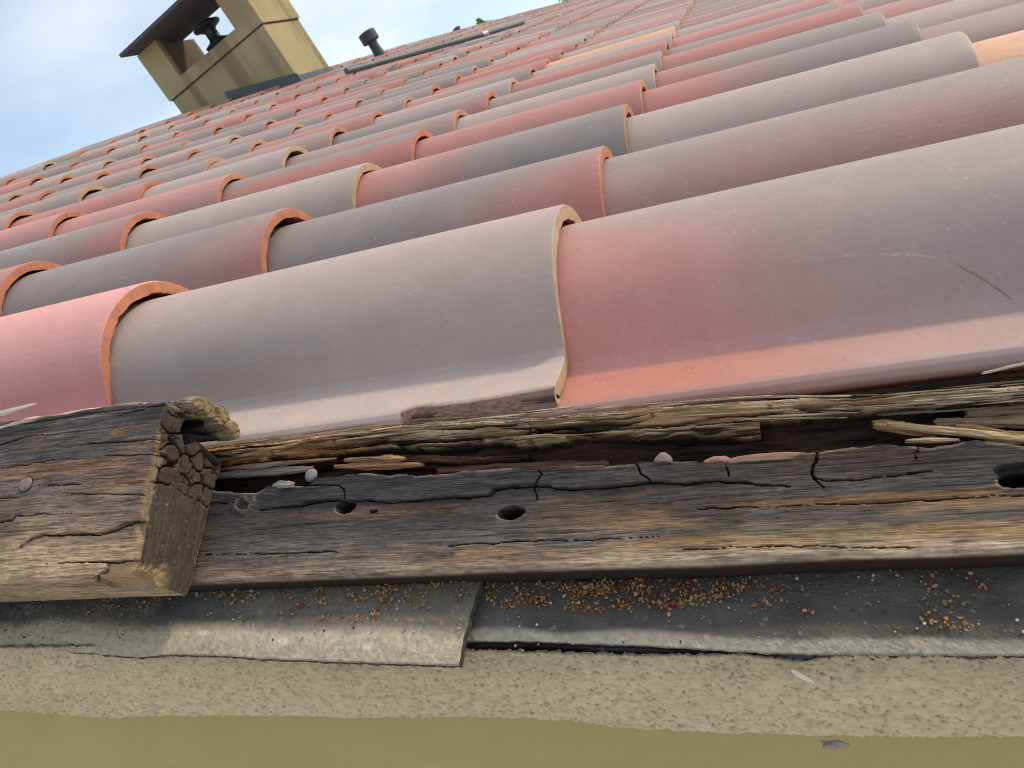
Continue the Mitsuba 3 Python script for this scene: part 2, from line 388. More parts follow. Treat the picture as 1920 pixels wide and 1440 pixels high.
KINDS = {(0, 0): 'rose', (0, 1): 'beige', (0, 2): 'headred', (0, -1): 'grey', (0, 3): 'grey',
         (1, -1): 'red', (1, 0): 'nosered', (1, 1): 'nosered', (1, 2): 'greyred', (1, 3): 'pink',
         (2, -1): 'nosered', (2, 0): 'beige', (2, 1): 'headdark', (2, 2): 'beige', (2, 3): 'orange',
         (3, -2): 'pink', (3, -1): 'pink', (3, 0): 'sidered', (3, 1): 'red', (3, 2): 'headdark', (3, 3): 'grey',
         (4, -2): 'red', (4, -1): 'beige', (4, 0): 'greyred', (4, 1): 'beige', (4, 2): 'headred', (4, 3): 'beige',
         (5, -2): 'grey', (5, -1): 'greyred', (5, 0): 'nosered', (5, 1): 'grey', (5, 2): 'red', (5, 3): 'greyred',
         (6, -2): 'grey', (6, -1): 'red', (6, 0): 'beige', (6, 1): 'red', (6, 2): 'grey', (7, 0): 'greyred', (7, 1): 'beige', (7, 2): 'pink', (8, 1): 'orange', (8, 0): 'red', (9, 0): 'red'}
SHIFT = {(0, 0): -.006, (0, 1): .004, (0, 2): .005, (-1, 1): -.004, (-1, 2): -.010, (-2, 3): -.007, (-2, 4): .011, (-2, 5): .019, (0, 8): -.009, (0, 7): -.004, (0, 9): -.005}   # (course, row)
RANDOM_KINDS = ['red', 'pink', 'grey', 'beige', 'nosered', 'sidered', 'headred', 'greyred', 'dark', 'mottle', 'beige', 'grey', 'red', 'greyred', 'pink']
ENDS = {'beige': TAN_END, 'grey': TAN_END * 0.6 + CLAY_END * 0.4}

roof = add('tiled_roof', None, 'roof of flamed red and grey barrel tiles sloping down to the right', 'roof')
deck = np.array([[u, v, w] for v in (-0.165, 21.9) for (u, w) in ((1.9, -.075), (1.9, -.035), (-3.02, -.035), (-3.02, -.075))], float)
for q in deck:
    q[2] += 0.0
deck_f = [[0, 1, 2, 3], [4, 7, 6, 5], [0, 4, 5, 1], [1, 5, 6, 2], [2, 6, 7, 3], [3, 7, 4, 0]]
# boards under the verge run only as far as the timber
deck[:4, 1] = -0.10
scene[roof + '__roof_deck'] = {**mikit.ply((deck, np.array(deck_f)), 'deck_wood'), 'to_world': tw(ROOF)}
# far slope, falling away beyond the ridge
rx, rz = (-3.05 * CP, 3.05 * SP)
back = np.array([[rx, -0.15, rz - .10], [rx, 21.9, rz - .10], [rx - 3.6, 21.9, rz - 1.25], [rx - 3.6, -0.15, rz - 1.25],
                 [rx, -0.15, rz - .16], [rx, 21.9, rz - .16], [rx - 3.6, 21.9, rz - 1.31], [rx - 3.6, -0.15, rz - 1.31]])
scene[roof + '__far_slope'] = mikit.ply((back, np.array([[0, 1, 2, 3], [4, 7, 6, 5], [0, 4, 5, 1], [2, 6, 7, 3], [0, 3, 7, 4], [1, 5, 6, 2]])), Mesh and 'broken_clay', color=np.tile([.3, .14, .11], (8, 1)))

cache = {}


def tile_shape(kind, var, far=False):
    k = (kind, var, far)
    if k not in cache:
        end = ENDS.get(kind, CLAY_END if var % 3 else CLAY_END * 0.75 + TAN_END * 0.25)
        cache[k] = make_tile(kind, 3 + 17 * var + len(kind), end, n_arc=14 if far else 30, nx=8 if far else 22).shape('tile_clay_far' if far else 'tile_clay')
    return cache[k]


def project(q):
    w = R_CAM @ (np.asarray(q) - EYE_L)
    return 960 + FOCAL * w[0] / w[2], 720 + FOCAL * w[1] / w[2], w[2]


cand = []
for r in range(0, 88):
    for ci in range(-7, 7):
        u, v = ci * PITCH_U, r * PITCH_V
        pts = [project((uu, v, 0.05 + lift(uu, v))) for uu in np.linspace(u - PITCH_U, u, 9)]
        near = [p for p in pts if p[2] > 0.05]
        if not near:
            continue
        vis = any(-30 < p[0] < 1950 and -60 < p[1] < 1000 for p in near)
        mar = any(-700 < p[0] < 2620 and -400 < p[1] < 1300 for p in near)
        if vis or mar:
            cand.append((not vis, min(p[2] for p in near), r, ci))
cand.sort()
tr = np.random.default_rng(23)
field = Mesh()
count = 0


def broken(x):
    # chipped pan edge close to the nose of the beige verge tile
    pts = [(-.42, 0), (-.102, 0), (-.098, .0012), (-.0902, .0046), (-.082, .0040), (-.0746, .0024), (-.0622, .0014), (-.048, .0012), (-.0377, .0015), (-.0283, .0021), (-.0157, .0032), (-.006, .0040), (0, .0041)]
    e = np.interp(x, *zip(*pts))
    return e + np.where(e > .001, 0.0006 * (n3(x * 260, x * 0, 2, 44) - .5), 0)


TILE_AT = {}
for hidden, depth, r, ci in cand:
    kind = KINDS.get((r, ci)) or RANDOM_KINDS[int(tr.integers(len(RANDOM_KINDS)))]
    var = int(tr.integers(3))
    jit = SHIFT.get((ci, r), float(tr.normal(0, .0025)) if r > 2 else 0.0)
    mtx = place_tile(r, ci, jit, 0.0025 if r == 0 else float(tr.normal(0, .0012)), float(tr.normal(0, .25)) if r > 2 else 0.0)
    if count < 298 and not hidden or r < 3:
        key = key_for(roof + '__roof_tile')
        if (r, ci) == (0, 1):
            s = make_tile('beige', 31, TAN_END, 40, 30, edge=broken, fine=True).shape('tile_clay', mtx)
            labels[key] = {'label': 'beige grey tile with chipped flat edge beside the rotten board'}
        elif (r, ci) == (0, 2):
            s = None
            crack_key, crack_m = key, mtx
            labels[key] = {'label': 'tile red at its head and grey lower down, with a curved hairline crack'}
        elif (r, ci) == (0, 0):
            s = make_tile('rose', 12, CLAY_END * 1.1, 40, 30, fine=True).shape('tile_clay', mtx)
            labels[key] = {'label': 'pink red tile with a thick orange nose above the cut timber'}
        elif r in (1, 2) and -1 <= ci <= 3:
            s = make_tile(kind, 50 + 5 * r + ci, ENDS.get(kind, CLAY_END), 40, 30, fine=True).shape('tile_clay', mtx)
        else:
            s = {**tile_shape(kind, var, r > 16), 'to_world': tw(mtx)}
        scene[key] = s
        TILE_AT[r, ci] = key
        count += 1
    else:
        p = tile_shape(kind, var, True)['filename']
        v, f, n, uv, col = meshkit.WRITTEN[p]
        field.add(v @ mtx[:3, :3].T + mtx[:3, 3], f, uv, col)
if field.n:
    scene[roof + '__roof_tile_field'] = field.shape('tile_clay_far')
    labels[roof + '__roof_tile_field'] = {'kind': 'stuff', 'label': 'small far rows of roof tiles'}

# the cracked tile: a hairline laid into the clay, pale where it begins and dark where it opens
CRACK = [(-.2323, .0420), (-.2145, .0411), (-.1944, .0397), (-.175, .0374), (-.1589, .0353), (-.1472, .0323), (-.136, .0266), (-.1262, .0191), (-.1163, .0100), (-.1105, .0040)]   # (along the tile, height on its near flank)
big = make_tile('firstred', 5, CLAY_END, 40, 30)
P = tile_profile(40)
mt = Mesh()
xs = np.r_[np.linspace(-LEN, -.021, 480), np.linspace(-.02, -.0024, 12), -.0016, 0]
Pd = np.stack([np.interp(np.linspace(0, len(P) - 1, 260), np.arange(len(P)), P[:, k]) for k in (0, 1)], 1)
X, V = np.meshgrid(xs, Pd[:, 0], indexing='ij'); W_ = np.broadcast_to(Pd[:, 1], X.shape).copy()
W_, V = taper(X, V, W_)
arc = np.r_[0, np.cumsum(np.hypot(*np.diff(Pd, axis=0).T))]
A = np.broadcast_to(arc, X.shape)
tcol = tile_colour('firstred', V, (X + LEN) / LEN, 5)
tcol = lerp(tcol, np.array((.42, .175, .13)), 0.8 * sst(-.085, -.10, V) * sst(-.12, -.30, X))
tcol = clay_marks(tcol, X, A, 5)
tcol = lerp(tcol, np.array((.30, .235, .235)), 0.5 * sst(-.124, -.131, V))
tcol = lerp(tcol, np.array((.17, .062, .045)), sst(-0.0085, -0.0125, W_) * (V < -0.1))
wob = 0.0010 * (n3(X * 160, A * 160, 1, 6, 3) - .5)
flank = slice(int(np.argmax(Pd[:, 0] > -.0875)), int(np.argmax(Pd[:, 1] > .06)))
CRACK = [(q[0], float(np.interp(q[1] / (1 + TAPER * q[0]), Pd[flank, 1], arc[flank]))) for q in CRACK]
d, par = polydist(X, A + wob, CRACK)
line = sst(.0006, .0001, d) * sst(0.0, 0.08, par)
dark_side = sst(.5, .8, par)
tcol = lerp(tcol, lerp((.62, .55, .50), (.05, .035, .03), dark_side), line * (0.12 + 0.24 * sst(.25, .45, par) * (par < .6) + .48 * sst(.58, .75, par)))
V += 0.0006 * line * dark_side
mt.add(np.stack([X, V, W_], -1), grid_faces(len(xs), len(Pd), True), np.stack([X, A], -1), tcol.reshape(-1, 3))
for k in (1, 2):
    mt.add(big.v[k], big.f[k] - sum(len(q) for q in big.v[:k]), big.uv[k], big.c[k])
if 'crack_key' in globals():
    scene[crack_key] = mt.shape('tile_clay', crack_m)

# ridge tiles along the top
ridge_v = np.arange(-0.1, 21.5, 0.40)
a = np.linspace(math.radians(190), math.radians(-10), 16)
for k, v0 in enumerate(ridge_v[:40]):
    rm = Mesh()
    for rad, up in ((.078, 0), (.066, 0)):
        yy = np.linspace(0, .43, 4)
        rr = rad * (1 + .08 * (1 - yy / .43))
        Y, Aa = np.meshgrid(yy, a, indexing='ij')
        RR = rr[:, None]
        col = tile_colour(('pink', 'greyred', 'red')[k * 7 % 3], np.cos(Aa) * .08, Y / .43, k)
        rm.add(np.stack([RR * np.cos(Aa), Y, RR * np.sin(Aa)], -1), grid_faces(4, 16, rad < .07), None, col.reshape(-1, 3))
    o = np.array([-3.0 * CP, v0, 3.0 * SP + lift(-3.06, v0) - 0.034])
    l1 = lift(-3.06, v0 + .4) - lift(-3.06, v0)
    s = rm.shape('tile_clay_far')
    s['to_world'] = T4().translate(o.tolist()).rotate([1, 0, 0], math.degrees(math.atan2(l1, .4)) + 1.2)
    add('ridge_tile', s, parent=roof)

# ------------------------------------------------------------------ verge timber
TH = math.radians(38)
D = np.array([0, -math.cos(TH), -math.sin(TH)])      # out and down along the board's face
Nn = np.array([0, -math.sin(TH), math.cos(TH)])      # out of its face
ORG = np.array([0, -0.14, 0.008])


def face_pt(u, s, h):
    return np.stack([u, u * 0, u * 0], -1) + ORG + s[..., None] * D + h[..., None] * Nn


def grain(u, s, seed, a=1.0):
    """fine short fibres along the board, as a factor near 1"""
    f = n3(u * 170, s * 1750, seed, seed + 3, 3) - .5
    m_ = n3(u * 62, s * 560, seed, seed + 5, 3) - .5
    x_ = n3(u * 420, s * 700, seed, seed + 7, 2) - .5
    l_ = sst(.68, .80, n3(u * 38, s * 1050, seed, seed + 13, 2))
    return np.clip(1 + a * (1.1 * f + .65 * m_ + .45 * x_), .15, 2.2) * (1 - .55 * l_)


def knots(s, tab):
    k = np.array([t[0] for t in tab])
    return np.stack([np.interp(s, k, [t[1][j] for t in tab]) for j in range(3)], -1)


B2_CRACKS = [
    ([(.1779, .0585), (.1942, .0578), (.2066, .0575), (.2174, .0563), (.2343, .0564), (.2414, .0566), (.2568, .0582), (.2672, .0597), (.2874, .0594), (.3283, .0601), (.3303, .0575), (.3344, .0565), (.3539, .0562), (.3609, .0567), (.3689, .0598), (.3893, .0603), (.4035, .0595), (.4129, .0591), (.422, .0596), (.4328, .0613), (.4505, .0608), (.4616, .0623), (.4741, .0646), (.4839, .0662)], .0010),
    ([(.3547, .0450), (.3578, .0504), (.3559, .0543), (.3534, .0571), (.355, .0608), (.3555, .0638)], .0009),
    ([(.4985, .0480), (.4977, .0536), (.4951, .058), (.4946, .0616), (.4963, .0644), (.4992, .0673)], .0010),
    ([(.454, .0490), (.455, .0538), (.4559, .059)], .0006), ([(.5436, .0505), (.541, .0565)], .0006),
    ([(.4951, .0616), (.5004, .0643), (.5146, .0649), (.5209, .0645), (.5287, .0638), (.5469, .0635)], .0008),
    ([(.2063, .045), (.2107, .0451), (.2293, .0464), (.233, .0473), (.2351, .0496), (.2367, .0525), (.2369, .0557)], .0007),
    ([(.4099, .0490), (.4121, .0542), (.4157, .0569), (.4175, .0594)], .0006),
    ([(.1232, .0832), (.1881, .0856), (.2362, .0867)], .0005), ([(.4308, .0943), (.4885, .0953), (.5336, .0982)], .0005), ([(.1375, .0513), (.1599, .0529)], .0006),
    ([(.305, .0865), (.36, .0862), (.42, .0880)], .0004), ([(.44, .0745), (.52, .0765), (.60, .0772)], .0005), ([(.62, .066), (.70, .064), (.8, .067)], .0008)]
B2_EDGE = [(-1.2, .044), (.1382, .0425), (.1731, .0474), (.1801, .0435), (.2000, .0447), (.2126, .0452), (.2137, .0406), (.2321, .041), (.2392, .0399), (.2746, .0427), (.2816, .0445), (.3212, .0439), (.3402, .0439), (.3527, .0464), (.3708, .0467), (.3943, .0474), (.4114, .0477),
           (.4335, .049), (.4523, .0494), (.473, .05), (.4983, .0486), (.5106, .0478), (.5297, .0479), (.5387, .0498), (.5475, .0517), (.552, .0516), (.5612, .0503), (.568, .0496), (.5742, .0515), (.5865, .0542), (.7, .050), (2.0, .047)]
HOLES = [(.3405, .0706, .0072, .0034), (.2377, .0606, .0062, .0036), (.2563, .0642, .0024, .0009), (.5815, .0692, .0080, .0040)]
B2_BOTTOM = .1030

us = stations(-1.2, .10, .64, 1.9, .0006, .014)
ss = np.r_[np.linspace(-.002, .036, 30), np.arange(.0365, .1035, .00042), np.linspace(.1037, .1075, 12)]
U, S = np.meshgrid(us, ss, indexing='ij')
Sw = S + .0012 * (n3(U * 14, S * 30, 1, 2) - .5)
h = .0007 * (n3(U * 30, S * 620, 2, 4, 4) - .5) + .0016 * (n3(U * 9, S * 40, 3, 5) - .5)
Sk = S + .0055 * (n3(U * 11, S * 45, 1, 71, 3) - .5) + .0022 * (n3(U * 60, S * 240, 1, 72, 2) - .5)
left_ = knots(Sk, [(.040, (.042, .043, .052)), (.060, (.050, .050, .058)), (.0645, (.115, .080, .062)), (.069, (.105, .083, .068)), (.073, (.070, .066, .068)), (.080, (.105, .098, .098)), (.086, (.160, .145, .132)), (.092, (.175, .145, .128)), (.097, (.29, .225, .17)), (.101, (.33, .265, .20))])
right_ = knots(Sk, [(.040, (.070, .050, .042)), (.058, (.062, .047, .042)), (.065, (.090, .079, .074)), (.070, (.088, .082, .080)), (.0735, (.250, .142, .072)), (.077, (.190, .128, .082)), (.081, (.155, .138, .128)), (.086, (.180, .160, .142)), (.090, (.32, .23, .13)), (.094, (.40, .31, .21)), (.101, (.56, .47, .34))])
col = lerp(left_, right_, sst(.30, .46, U + .06 * (n3(U * 14, S * 60, 3, 73) - .5)))
slate = knots(Sk, [(.04, (.055, .055, .062)), (.07, (.075, .073, .076)), (.09, (.17, .155, .145)), (.1, (.3, .26, .21))])
col = lerp(col, slate, .85 * sst(.50, .66, n3(U * 15, S * 90, 5, 74, 4)))
col = col * (.40 + .95 * n3(U * 30, S * 62, 4, 69, 4))[..., None] * grain(U, Sw, 41)[..., None]
och = sst(.50, .60, n3(U * 40, S * 170, 8, 76, 3)) * sst(.24, .30, U) * np.exp(-((S - .0915) / .0035) ** 2)
och = np.maximum(och, sst(.48, .60, n3(U * 30, S * 150, 9, 79, 3)) * np.exp(-((S - .0805) / .0035) ** 2) * sst(.34, .42, U) * .8)
col = lerp(col, np.array((.40, .255, .12)) * grain(U, Sw, 77)[..., None], np.clip(.65 * och, 0, 1))
# many fine checks along the grain
chk = sst(.72, .78, n3(U * 16, S * 760, 6, 85, 2)) * sst(.3, .6, n3(U * 5, S * 70, 4, 86))
h -= .0004 * chk
col = lerp(col, col * .45, .6 * chk)
for pts, wd in B2_CRACKS:
    d, par = polydist(U + .0022 * (n3(U * 170, S * 260, 2, 91, 3) - .5), S + .0018 * (n3(U * 130, S * 160, 1, 90, 4) - .5), pts)
    wd = wd * .40 * np.clip(2.4 * n3(U * 70, S * 70, 3, 89, 3) - .35, .15, 2) + .00006
    k = sst(1.2 * wd, .4 * wd, d) * np.minimum(sst(-.05, .06, par) + .3, 1)
    h -= .0060 * k
    col = lerp(col, np.array((.018, .015, .013)), .92 * k)
    # the lower lip of a crack is worn pale
    col = lerp(col, col * 1.35, .4 * sst(3.4 * wd, 1.6 * wd, d) * (1 - k))
# the skin above the long crack has lifted a little
cs = np.interp(U, [p[0] for p in B2_CRACKS[0][0]], [p[1] for p in B2_CRACKS[0][0]])
lift_ = sst(cs + .0005, cs - .0005, S) * sst(.178, .20, U) * sst(.485, .46, U)
h += (.0004 + .0022 * n3(U * 45, U * 0, 7, 88)) * lift_ * (1 - .7 * sst(cs, cs - .012, S))
# holes
for hu, hs, ru, rs in HOLES:
    q = np.hypot((U - hu) / ru, (S - hs + .12 * (U - hu)) / rs) + .25 * (n3(U * 300, S * 300, 3, 93) - .5)
    q = q + .28 * (n3(U * 110, S * 110, hu * 9, 92) - .5)
    k = sst(1.06, .94, q)
    h -= .022 * k
    col = lerp(col, np.array((.015, .011, .009)), k)
    col = lerp(col, np.array((.42, .32, .2)), .5 * sst(1.3, 1.12, q) * (1 - k) * (S > hs))
q = np.hypot((U - .584) / .0115, (S - .0650) / .0030) + .3 * (n3(U * 200, S * 300, 3, 94) - .5)
h -= .006 * sst(1.1, .8, q); col = lerp(col, col * .5, sst(1.1, .8, q))
# crushed old fixing
q = np.hypot((U - .1666) / .0075, (S - .0545) / .0050)
q = q + .9 * (n3(U * 220, S * 260, 6, 95, 4) - .5)
h += .0012 * sst(1.3, .9, q) - .0060 * sst(.70, .45, q)
col = lerp(col, lerp((.02, .02, .02), (.22, .20, .18), n3(U * 420, S * 420, 2, 96)), .8 * sst(1.25, .9, q))
# rotten hollow above the ragged edge
eg = np.interp(U, *zip(*B2_EDGE)) + .0014 * (n3(U * 170, U * 0, 2, 97) - .5) + .0022 * (n3(U * 38, U * 0, 2, 98) - .5)
hol = sst(eg + .0003, eg - .0011, S)
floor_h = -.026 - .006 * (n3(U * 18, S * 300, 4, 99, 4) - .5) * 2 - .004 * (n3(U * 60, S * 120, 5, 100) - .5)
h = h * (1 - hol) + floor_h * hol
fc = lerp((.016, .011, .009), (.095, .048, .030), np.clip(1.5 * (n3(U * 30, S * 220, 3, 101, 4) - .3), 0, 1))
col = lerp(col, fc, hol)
col = lerp(col, np.array((.34, .28, .21)), .5 * sst(.0016, .0002, np.abs(S - eg - .0006)) * sst(.45, .6, n3(U * 60, U * 0, 3, 103)))
# rounded lower arris
bot = B2_BOTTOM + .0022 * (n3(U * 9, U * 0, 3, 104) - .5)
over = np.clip((S - (bot - .0045)) / .0045, 0, 1)
h -= .0048 * (1 - np.sqrt(np.clip(1 - over ** 2, 0, 1)))
S2 = np.minimum(S, bot + .0003)
h = np.where(S > bot, -.0048 - (S - bot) * 7.5, h)
col = lerp(col, np.array((.030, .021, .016)), sst(bot - .0020, bot - .0002, S))  # underside painted near black, as the shadow gap below the board
verge = add('verge_board', None, 'long split grey verge board with a rotten hollow top', 'board')
col = col * np.array([.86, .79, .72])
m = Mesh().add(face_pt(U, S2, h), grid_faces(len(us), len(ss)), np.stack([U, S], -1), col.reshape(-1, 3))
bx = np.array([[a_, s_, h_] for a_ in (-1.2, 1.9) for s_, h_ in ((-.002, -.034), (.1035, -.034), (.1035, -.048), (-.002, -.048))])
bp_ = face_pt(bx[:, 0], bx[:, 1], bx[:, 2])
m.add(bp_, np.array([[0, 1, 2, 3], [4, 7, 6, 5], [0, 4, 5, 1], [1, 5, 6, 2], [2, 6, 7, 3]]), None, (.07, .05, .035))
scene[verge + '__face'] = m.shape('old_wood', ROOF)


# fibrous upper remains of the board, in two ragged layers
def fibre_layer(name, top, bottom, h_top, h_mid, h_bot, seed, u0, u1, cols, ragged=1.0, label=None, fine=.0011, ns=90):
    us = stations(u0, max(u0, .10), min(u1, .64), u1, fine, .012) if u1 > .64 else np.arange(u0, u1, fine)
    ts = np.r_[-.28, -.12, np.linspace(0, 1, ns), 1.1, 1.3]
    U, Q = np.meshgrid(us, ts, indexing='ij')
    tp = np.interp(U, *zip(*top)) + ragged * (.0022 * (n3(U * 45, U * 0, 1, seed) - .5) + .0010 * (n3(U * 260, U * 0, 1, seed + 1) - .5))
    # the broken lower side steps back in blocks
    blk = np.floor(U * 55 + 3.5 * n3(U * 12, U * 0, 4, seed + 2)) * 1.37
    bt = np.interp(U, *zip(*bottom)) + ragged * (.0020 * (np.modf(np.abs(np.sin(blk * 12.9898) * 43758.5))[0] - .5) + .0020 * (n3(U * 120, U * 0, 2, seed + 3) - .5))
    Qc = np.clip(Q, 0, 1)
    S = tp + (bt - tp) * Qc
    Sg = S - .9 * (tp - np.mean(tp)) * .8
    hh = np.where(Qc < .45, h_top + (h_mid - h_top) * sst(0, .45, Qc), h_mid + (h_bot - h_mid) * sst(.5, 1, Qc))
    ridges = np.abs(n3(U * 20, Sg * 900, 3, seed + 4, 4) - .5) * 2
    shelf = n3(U * 20, Sg * 260, 5, seed + 5, 2)
    fib = n3(U * 60, Sg * 1600, 7, seed + 6, 4)
    gap = sst(.58, .66, n3(U * 13, Sg * 560, 9, seed + 7, 3))
    cross = sst(.84, .90, n3(U * 170, Sg * 160, 2, seed + 8, 2))
    cavs = sst(.62, .69, n3(U * 30, Sg * 330, 21, seed + 21, 4)) * sst(.2, .5, Qc)
    hh = hh - .0050 * cavs + .0026 * (ridges - .4) + .0016 * (shelf - .5) + .0018 * (np.floor(n3(U * 16, Sg * 520, 15, seed + 15, 2) * 7) / 7 - .5) + .0022 * (fib - .5) - .0050 * gap - .0012 * cross
    hh = np.where(Q < 0, hh + Q * .05, hh)
    hh = np.where(Q > 1, hh - (Q - 1) * .075, hh)
    S = np.where(Q > 1, S - (Q - 1) * .004, S)
    c0, c1, c2 = cols
    tt = np.clip(.56 + 2.6 * (fib - .5) + .8 * (shelf - .5) + .75 * (.40 - Qc), 0, 1)
    c = lerp(c0, c1, tt)
    c = lerp(c, np.array(c1) * 1.12, .75 * sst(.42, .10, Qc) * sst(.35, .6, n3(U * 40, Sg * 500, 31, seed + 31, 3)))
    c = lerp(c, np.array(c2), .75 * sst(.5, .72, n3(U * 14, Sg * 90, 11, seed + 9)))
    c = lerp(c, c * np.array([.85, .62, .42]), .9 * sst(.30, .20, U))
    c = c * (.42 + 1.15 * n3(U * 22, Sg * 200, 6, seed + 19, 4))[..., None]
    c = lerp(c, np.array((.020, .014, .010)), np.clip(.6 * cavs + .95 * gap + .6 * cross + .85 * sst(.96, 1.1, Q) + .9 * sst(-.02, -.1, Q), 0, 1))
    mm = Mesh().add(face_pt(U, S, hh), grid_faces(len(us), len(ts)), np.stack([U, S], -1), c.reshape(-1, 3))
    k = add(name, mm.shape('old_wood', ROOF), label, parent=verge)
    return k


fibre_layer('fibrous_top', [(.13, .0075), (.2215, .0052), (.26, .0040), (.3488, .0075), (.4345, .0095), (.49, .0120), (.5203, .0160), (.56, .0172), (.5918, .0178), (.61, .018), (1.9, .016)],
            [(.13, .0200), (.2235, .0198), (.26, .0185), (.3, .0205), (.3491, .0225), (.4334, .0235), (.47, .0245), (.5, .0250), (.5204, .0250), (.56, .0255), (.5898, .0275), (1.9, .028)],
            -.016, -.008, -.013, 210, .105, 1.9, ((.060, .036, .020), (.74, .585, .385), (.46, .275, .125)), label='bleached fibrous strip of rotten wood below the tile edge')
fibre_layer('rotten_layer', [(.13, .020), (.25, .019), (.40, .0235), (.475, .026), (.48, .027)], [(.13, .0205), (.22, .0205), (.25, .0192), (.30, .0225), (.35, .0250), (.4334, .0295), (.473, .0335), (.476, .0335)],
            -.012, -.011, -.016, 260, .108, .4735, ((.045, .028, .016), (.50, .355, .195), (.34, .18, .08)), label='crumbling lower layer of brown rotten wood ending in a square break')
fibre_layer('red_rot_layer', [(.118, .0215), (.20, .022), (.24, .022), (.31, .029), (.345, .031)], [(.118, .0255), (.20, .0262), (.235, .0275), (.29, .0338), (.345, .0330)],
            -.019, -.017, -.021, 300, .112, .345, ((.025, .013, .009), (.17, .080, .045), (.09, .038, .022)), label='layer of reddish brown rotten wood deep in the hollow')


def splinter(p0, p1, w0, th, seed, c0, c1, taper=.25, bow=.0):
    """a long sliver from p0 to p1 given as (u, s, h)"""
    n, k = (64, 28) if w0 > .0025 else (30, 8)
    p0, p1 = np.asarray(p0, float), np.asarray(p1, float)
    L = np.linalg.norm(p1 - p0)
    t = np.linspace(0, 1, n)
    a_ = np.linspace(0, 2 * math.pi, k, endpoint=False)
    ctr = p0 + (p1 - p0) * t[:, None]
    ctr[:, 2] += bow * np.sin(math.pi * t)
    wid = w0 * (taper + (1 - taper) * np.sin(math.pi * np.clip(t * .8 + .12, 0, 1))) * (.8 + .4 * n3(t * 6, t * 0, seed, seed))
    Tt, Aa = np.meshgrid(t, a_, indexing='ij')
    rad = .42 + .7 * n3(Tt * L * 60, np.cos(Aa) * 2.6, seed + np.sin(Aa) * 2, seed + 2) + .55 * (n3(Tt * L * 110, np.cos(Aa) * 7, seed + np.sin(Aa) * 5, seed + 12, 2) - .3)
    ds = wid[:, None] * np.cos(Aa) * rad * .5
    dh = th * (wid / w0)[:, None] * np.sin(Aa) * rad * .5
    jag = .004 * (n3(Aa * 1.7, Tt * 0, seed, seed + 3) - .5) * np.where(Tt > .9, 1, np.where(Tt < .1, 1, 0))
    dirn = (p1 - p0) / L
    q = ctr[:, None, :] + np.stack([jag * dirn[0], ds, dh], -1)
    q = np.vstack([q.reshape(-1, 3), [ctr[0], ctr[-1]]])
    f = tri(grid_faces(n, k, False, True))
    caps = [[n * k, j, (j + 1) % k] for j in range(k)] + [[n * k + 1, (n - 1) * k + (j + 1) % k, (n - 1) * k + j] for j in range(k)]
    g_ = n3(Tt * L * 70, np.cos(Aa) * 5.5, seed + np.sin(Aa) * 2, seed + 4, 4)
    c = np.vstack([lerp(c0, c1, np.clip(g_ * 2.2 - .6, 0, 1)).reshape(-1, 3), [c0, c0]])
    uvv = np.vstack([np.stack([Tt * L, Aa * w0 * .16], -1).reshape(-1, 2), [[0, 0], [L, 0]]])
    return Mesh().add(face_pt(q[:, 0], q[:, 1], q[:, 2]), np.vstack([f, caps]), uvv, c)


def add_splinter(label, *a, **k):
    add('wood_splinter', splinter(*a, **k).shape('old_wood', ROOF), label, 'splinter')


fb = Mesh()
fr_ = np.random.default_rng(77)
top_s = [(.13, .0075), (.2215, .0052), (.26, .0040), (.3488, .0075), (.4345, .0095), (.49, .0120), (.5203, .0160), (.56, .0172), (.5918, .0178), (.70, .018)]
for i in range(90):
    u0 = fr_.uniform(.12, .66); ln = fr_.uniform(.012, .06)
    off = fr_.uniform(-.0006, .0135)
    sa = float(np.interp(u0, *zip(*top_s))) + off; sb = float(np.interp(u0 + ln, *zip(*top_s))) + off + fr_.normal(0, .0006)
    hh = -.0125 + .006 * math.sin(math.pi * min(max(off / .014, 0), 1)) + fr_.uniform(0, .0022)
    pale_ = fr_.uniform(.25, 1.0)
    k_ = splinter((u0, sa, hh), (u0 + ln, sb, hh + fr_.normal(0, .0008)), fr_.uniform(.0006, .0016), fr_.uniform(.0006, .0014), 900 + i, np.array((.10, .065, .035)) * pale_, np.array((.64, .53, .36)) * pale_, taper=.2)
    fb.add(k_.v[0], k_.f[0], k_.uv[0], k_.c[0])
scene[verge + '__loose_fibre'] = fb.shape('old_wood', ROOF)
labels[verge + '__loose_fibre'] = {'kind': 'stuff', 'label': 'loose pale wood fibres on the rotten strip'}
OR0, OR1 = (.13, .065, .03), (.42, .25, .11)
add_splinter('broad orange brown splinter deep in the hollow at the right end', (.528, .0320, -.014), (.5546, .0408, -.012), .0075, .004, 501, OR0, OR1)
add_splinter('longest pale tan splinter crossing the hollow near the right edge', (.5336, .0338, -.012), (.608, .0545, -.003), .0052, .0035, 502, (.22, .14, .07), (.52, .38, .21))
add_splinter('wide dull brown slat under the bleached strip at the right edge', (.5700, .0295, -.017), (.64, .0318, -.015), .0075, .004, 503, (.09, .065, .035), (.25, .19, .11), taper=.8)
add_splinter('brown slat second below the bleached strip at the right edge', (.5560, .0335, -.017), (.64, .0405, -.013), .0070, .004, 504, (.10, .07, .035), (.33, .24, .13), taper=.7)
add_splinter('short orange splinter tucked between two slats at the right edge', (.5640, .0372, -.013), (.5860, .0445, -.010), .0045, .003, 505, OR0, OR1)
add_splinter('thin brown sliver lying on the ragged board edge, right of the tile shard', (.5400, .0445, -.008), (.5620, .0468, -.006), .0032, .002, 506, (.14, .09, .05), (.42, .32, .2))
add_splinter('orange splinter against the ragged board edge near the right border', (.5740, .0462, -.009), (.6010, .0490, -.006), .0060, .004, 507, OR0, (.45, .30, .15))
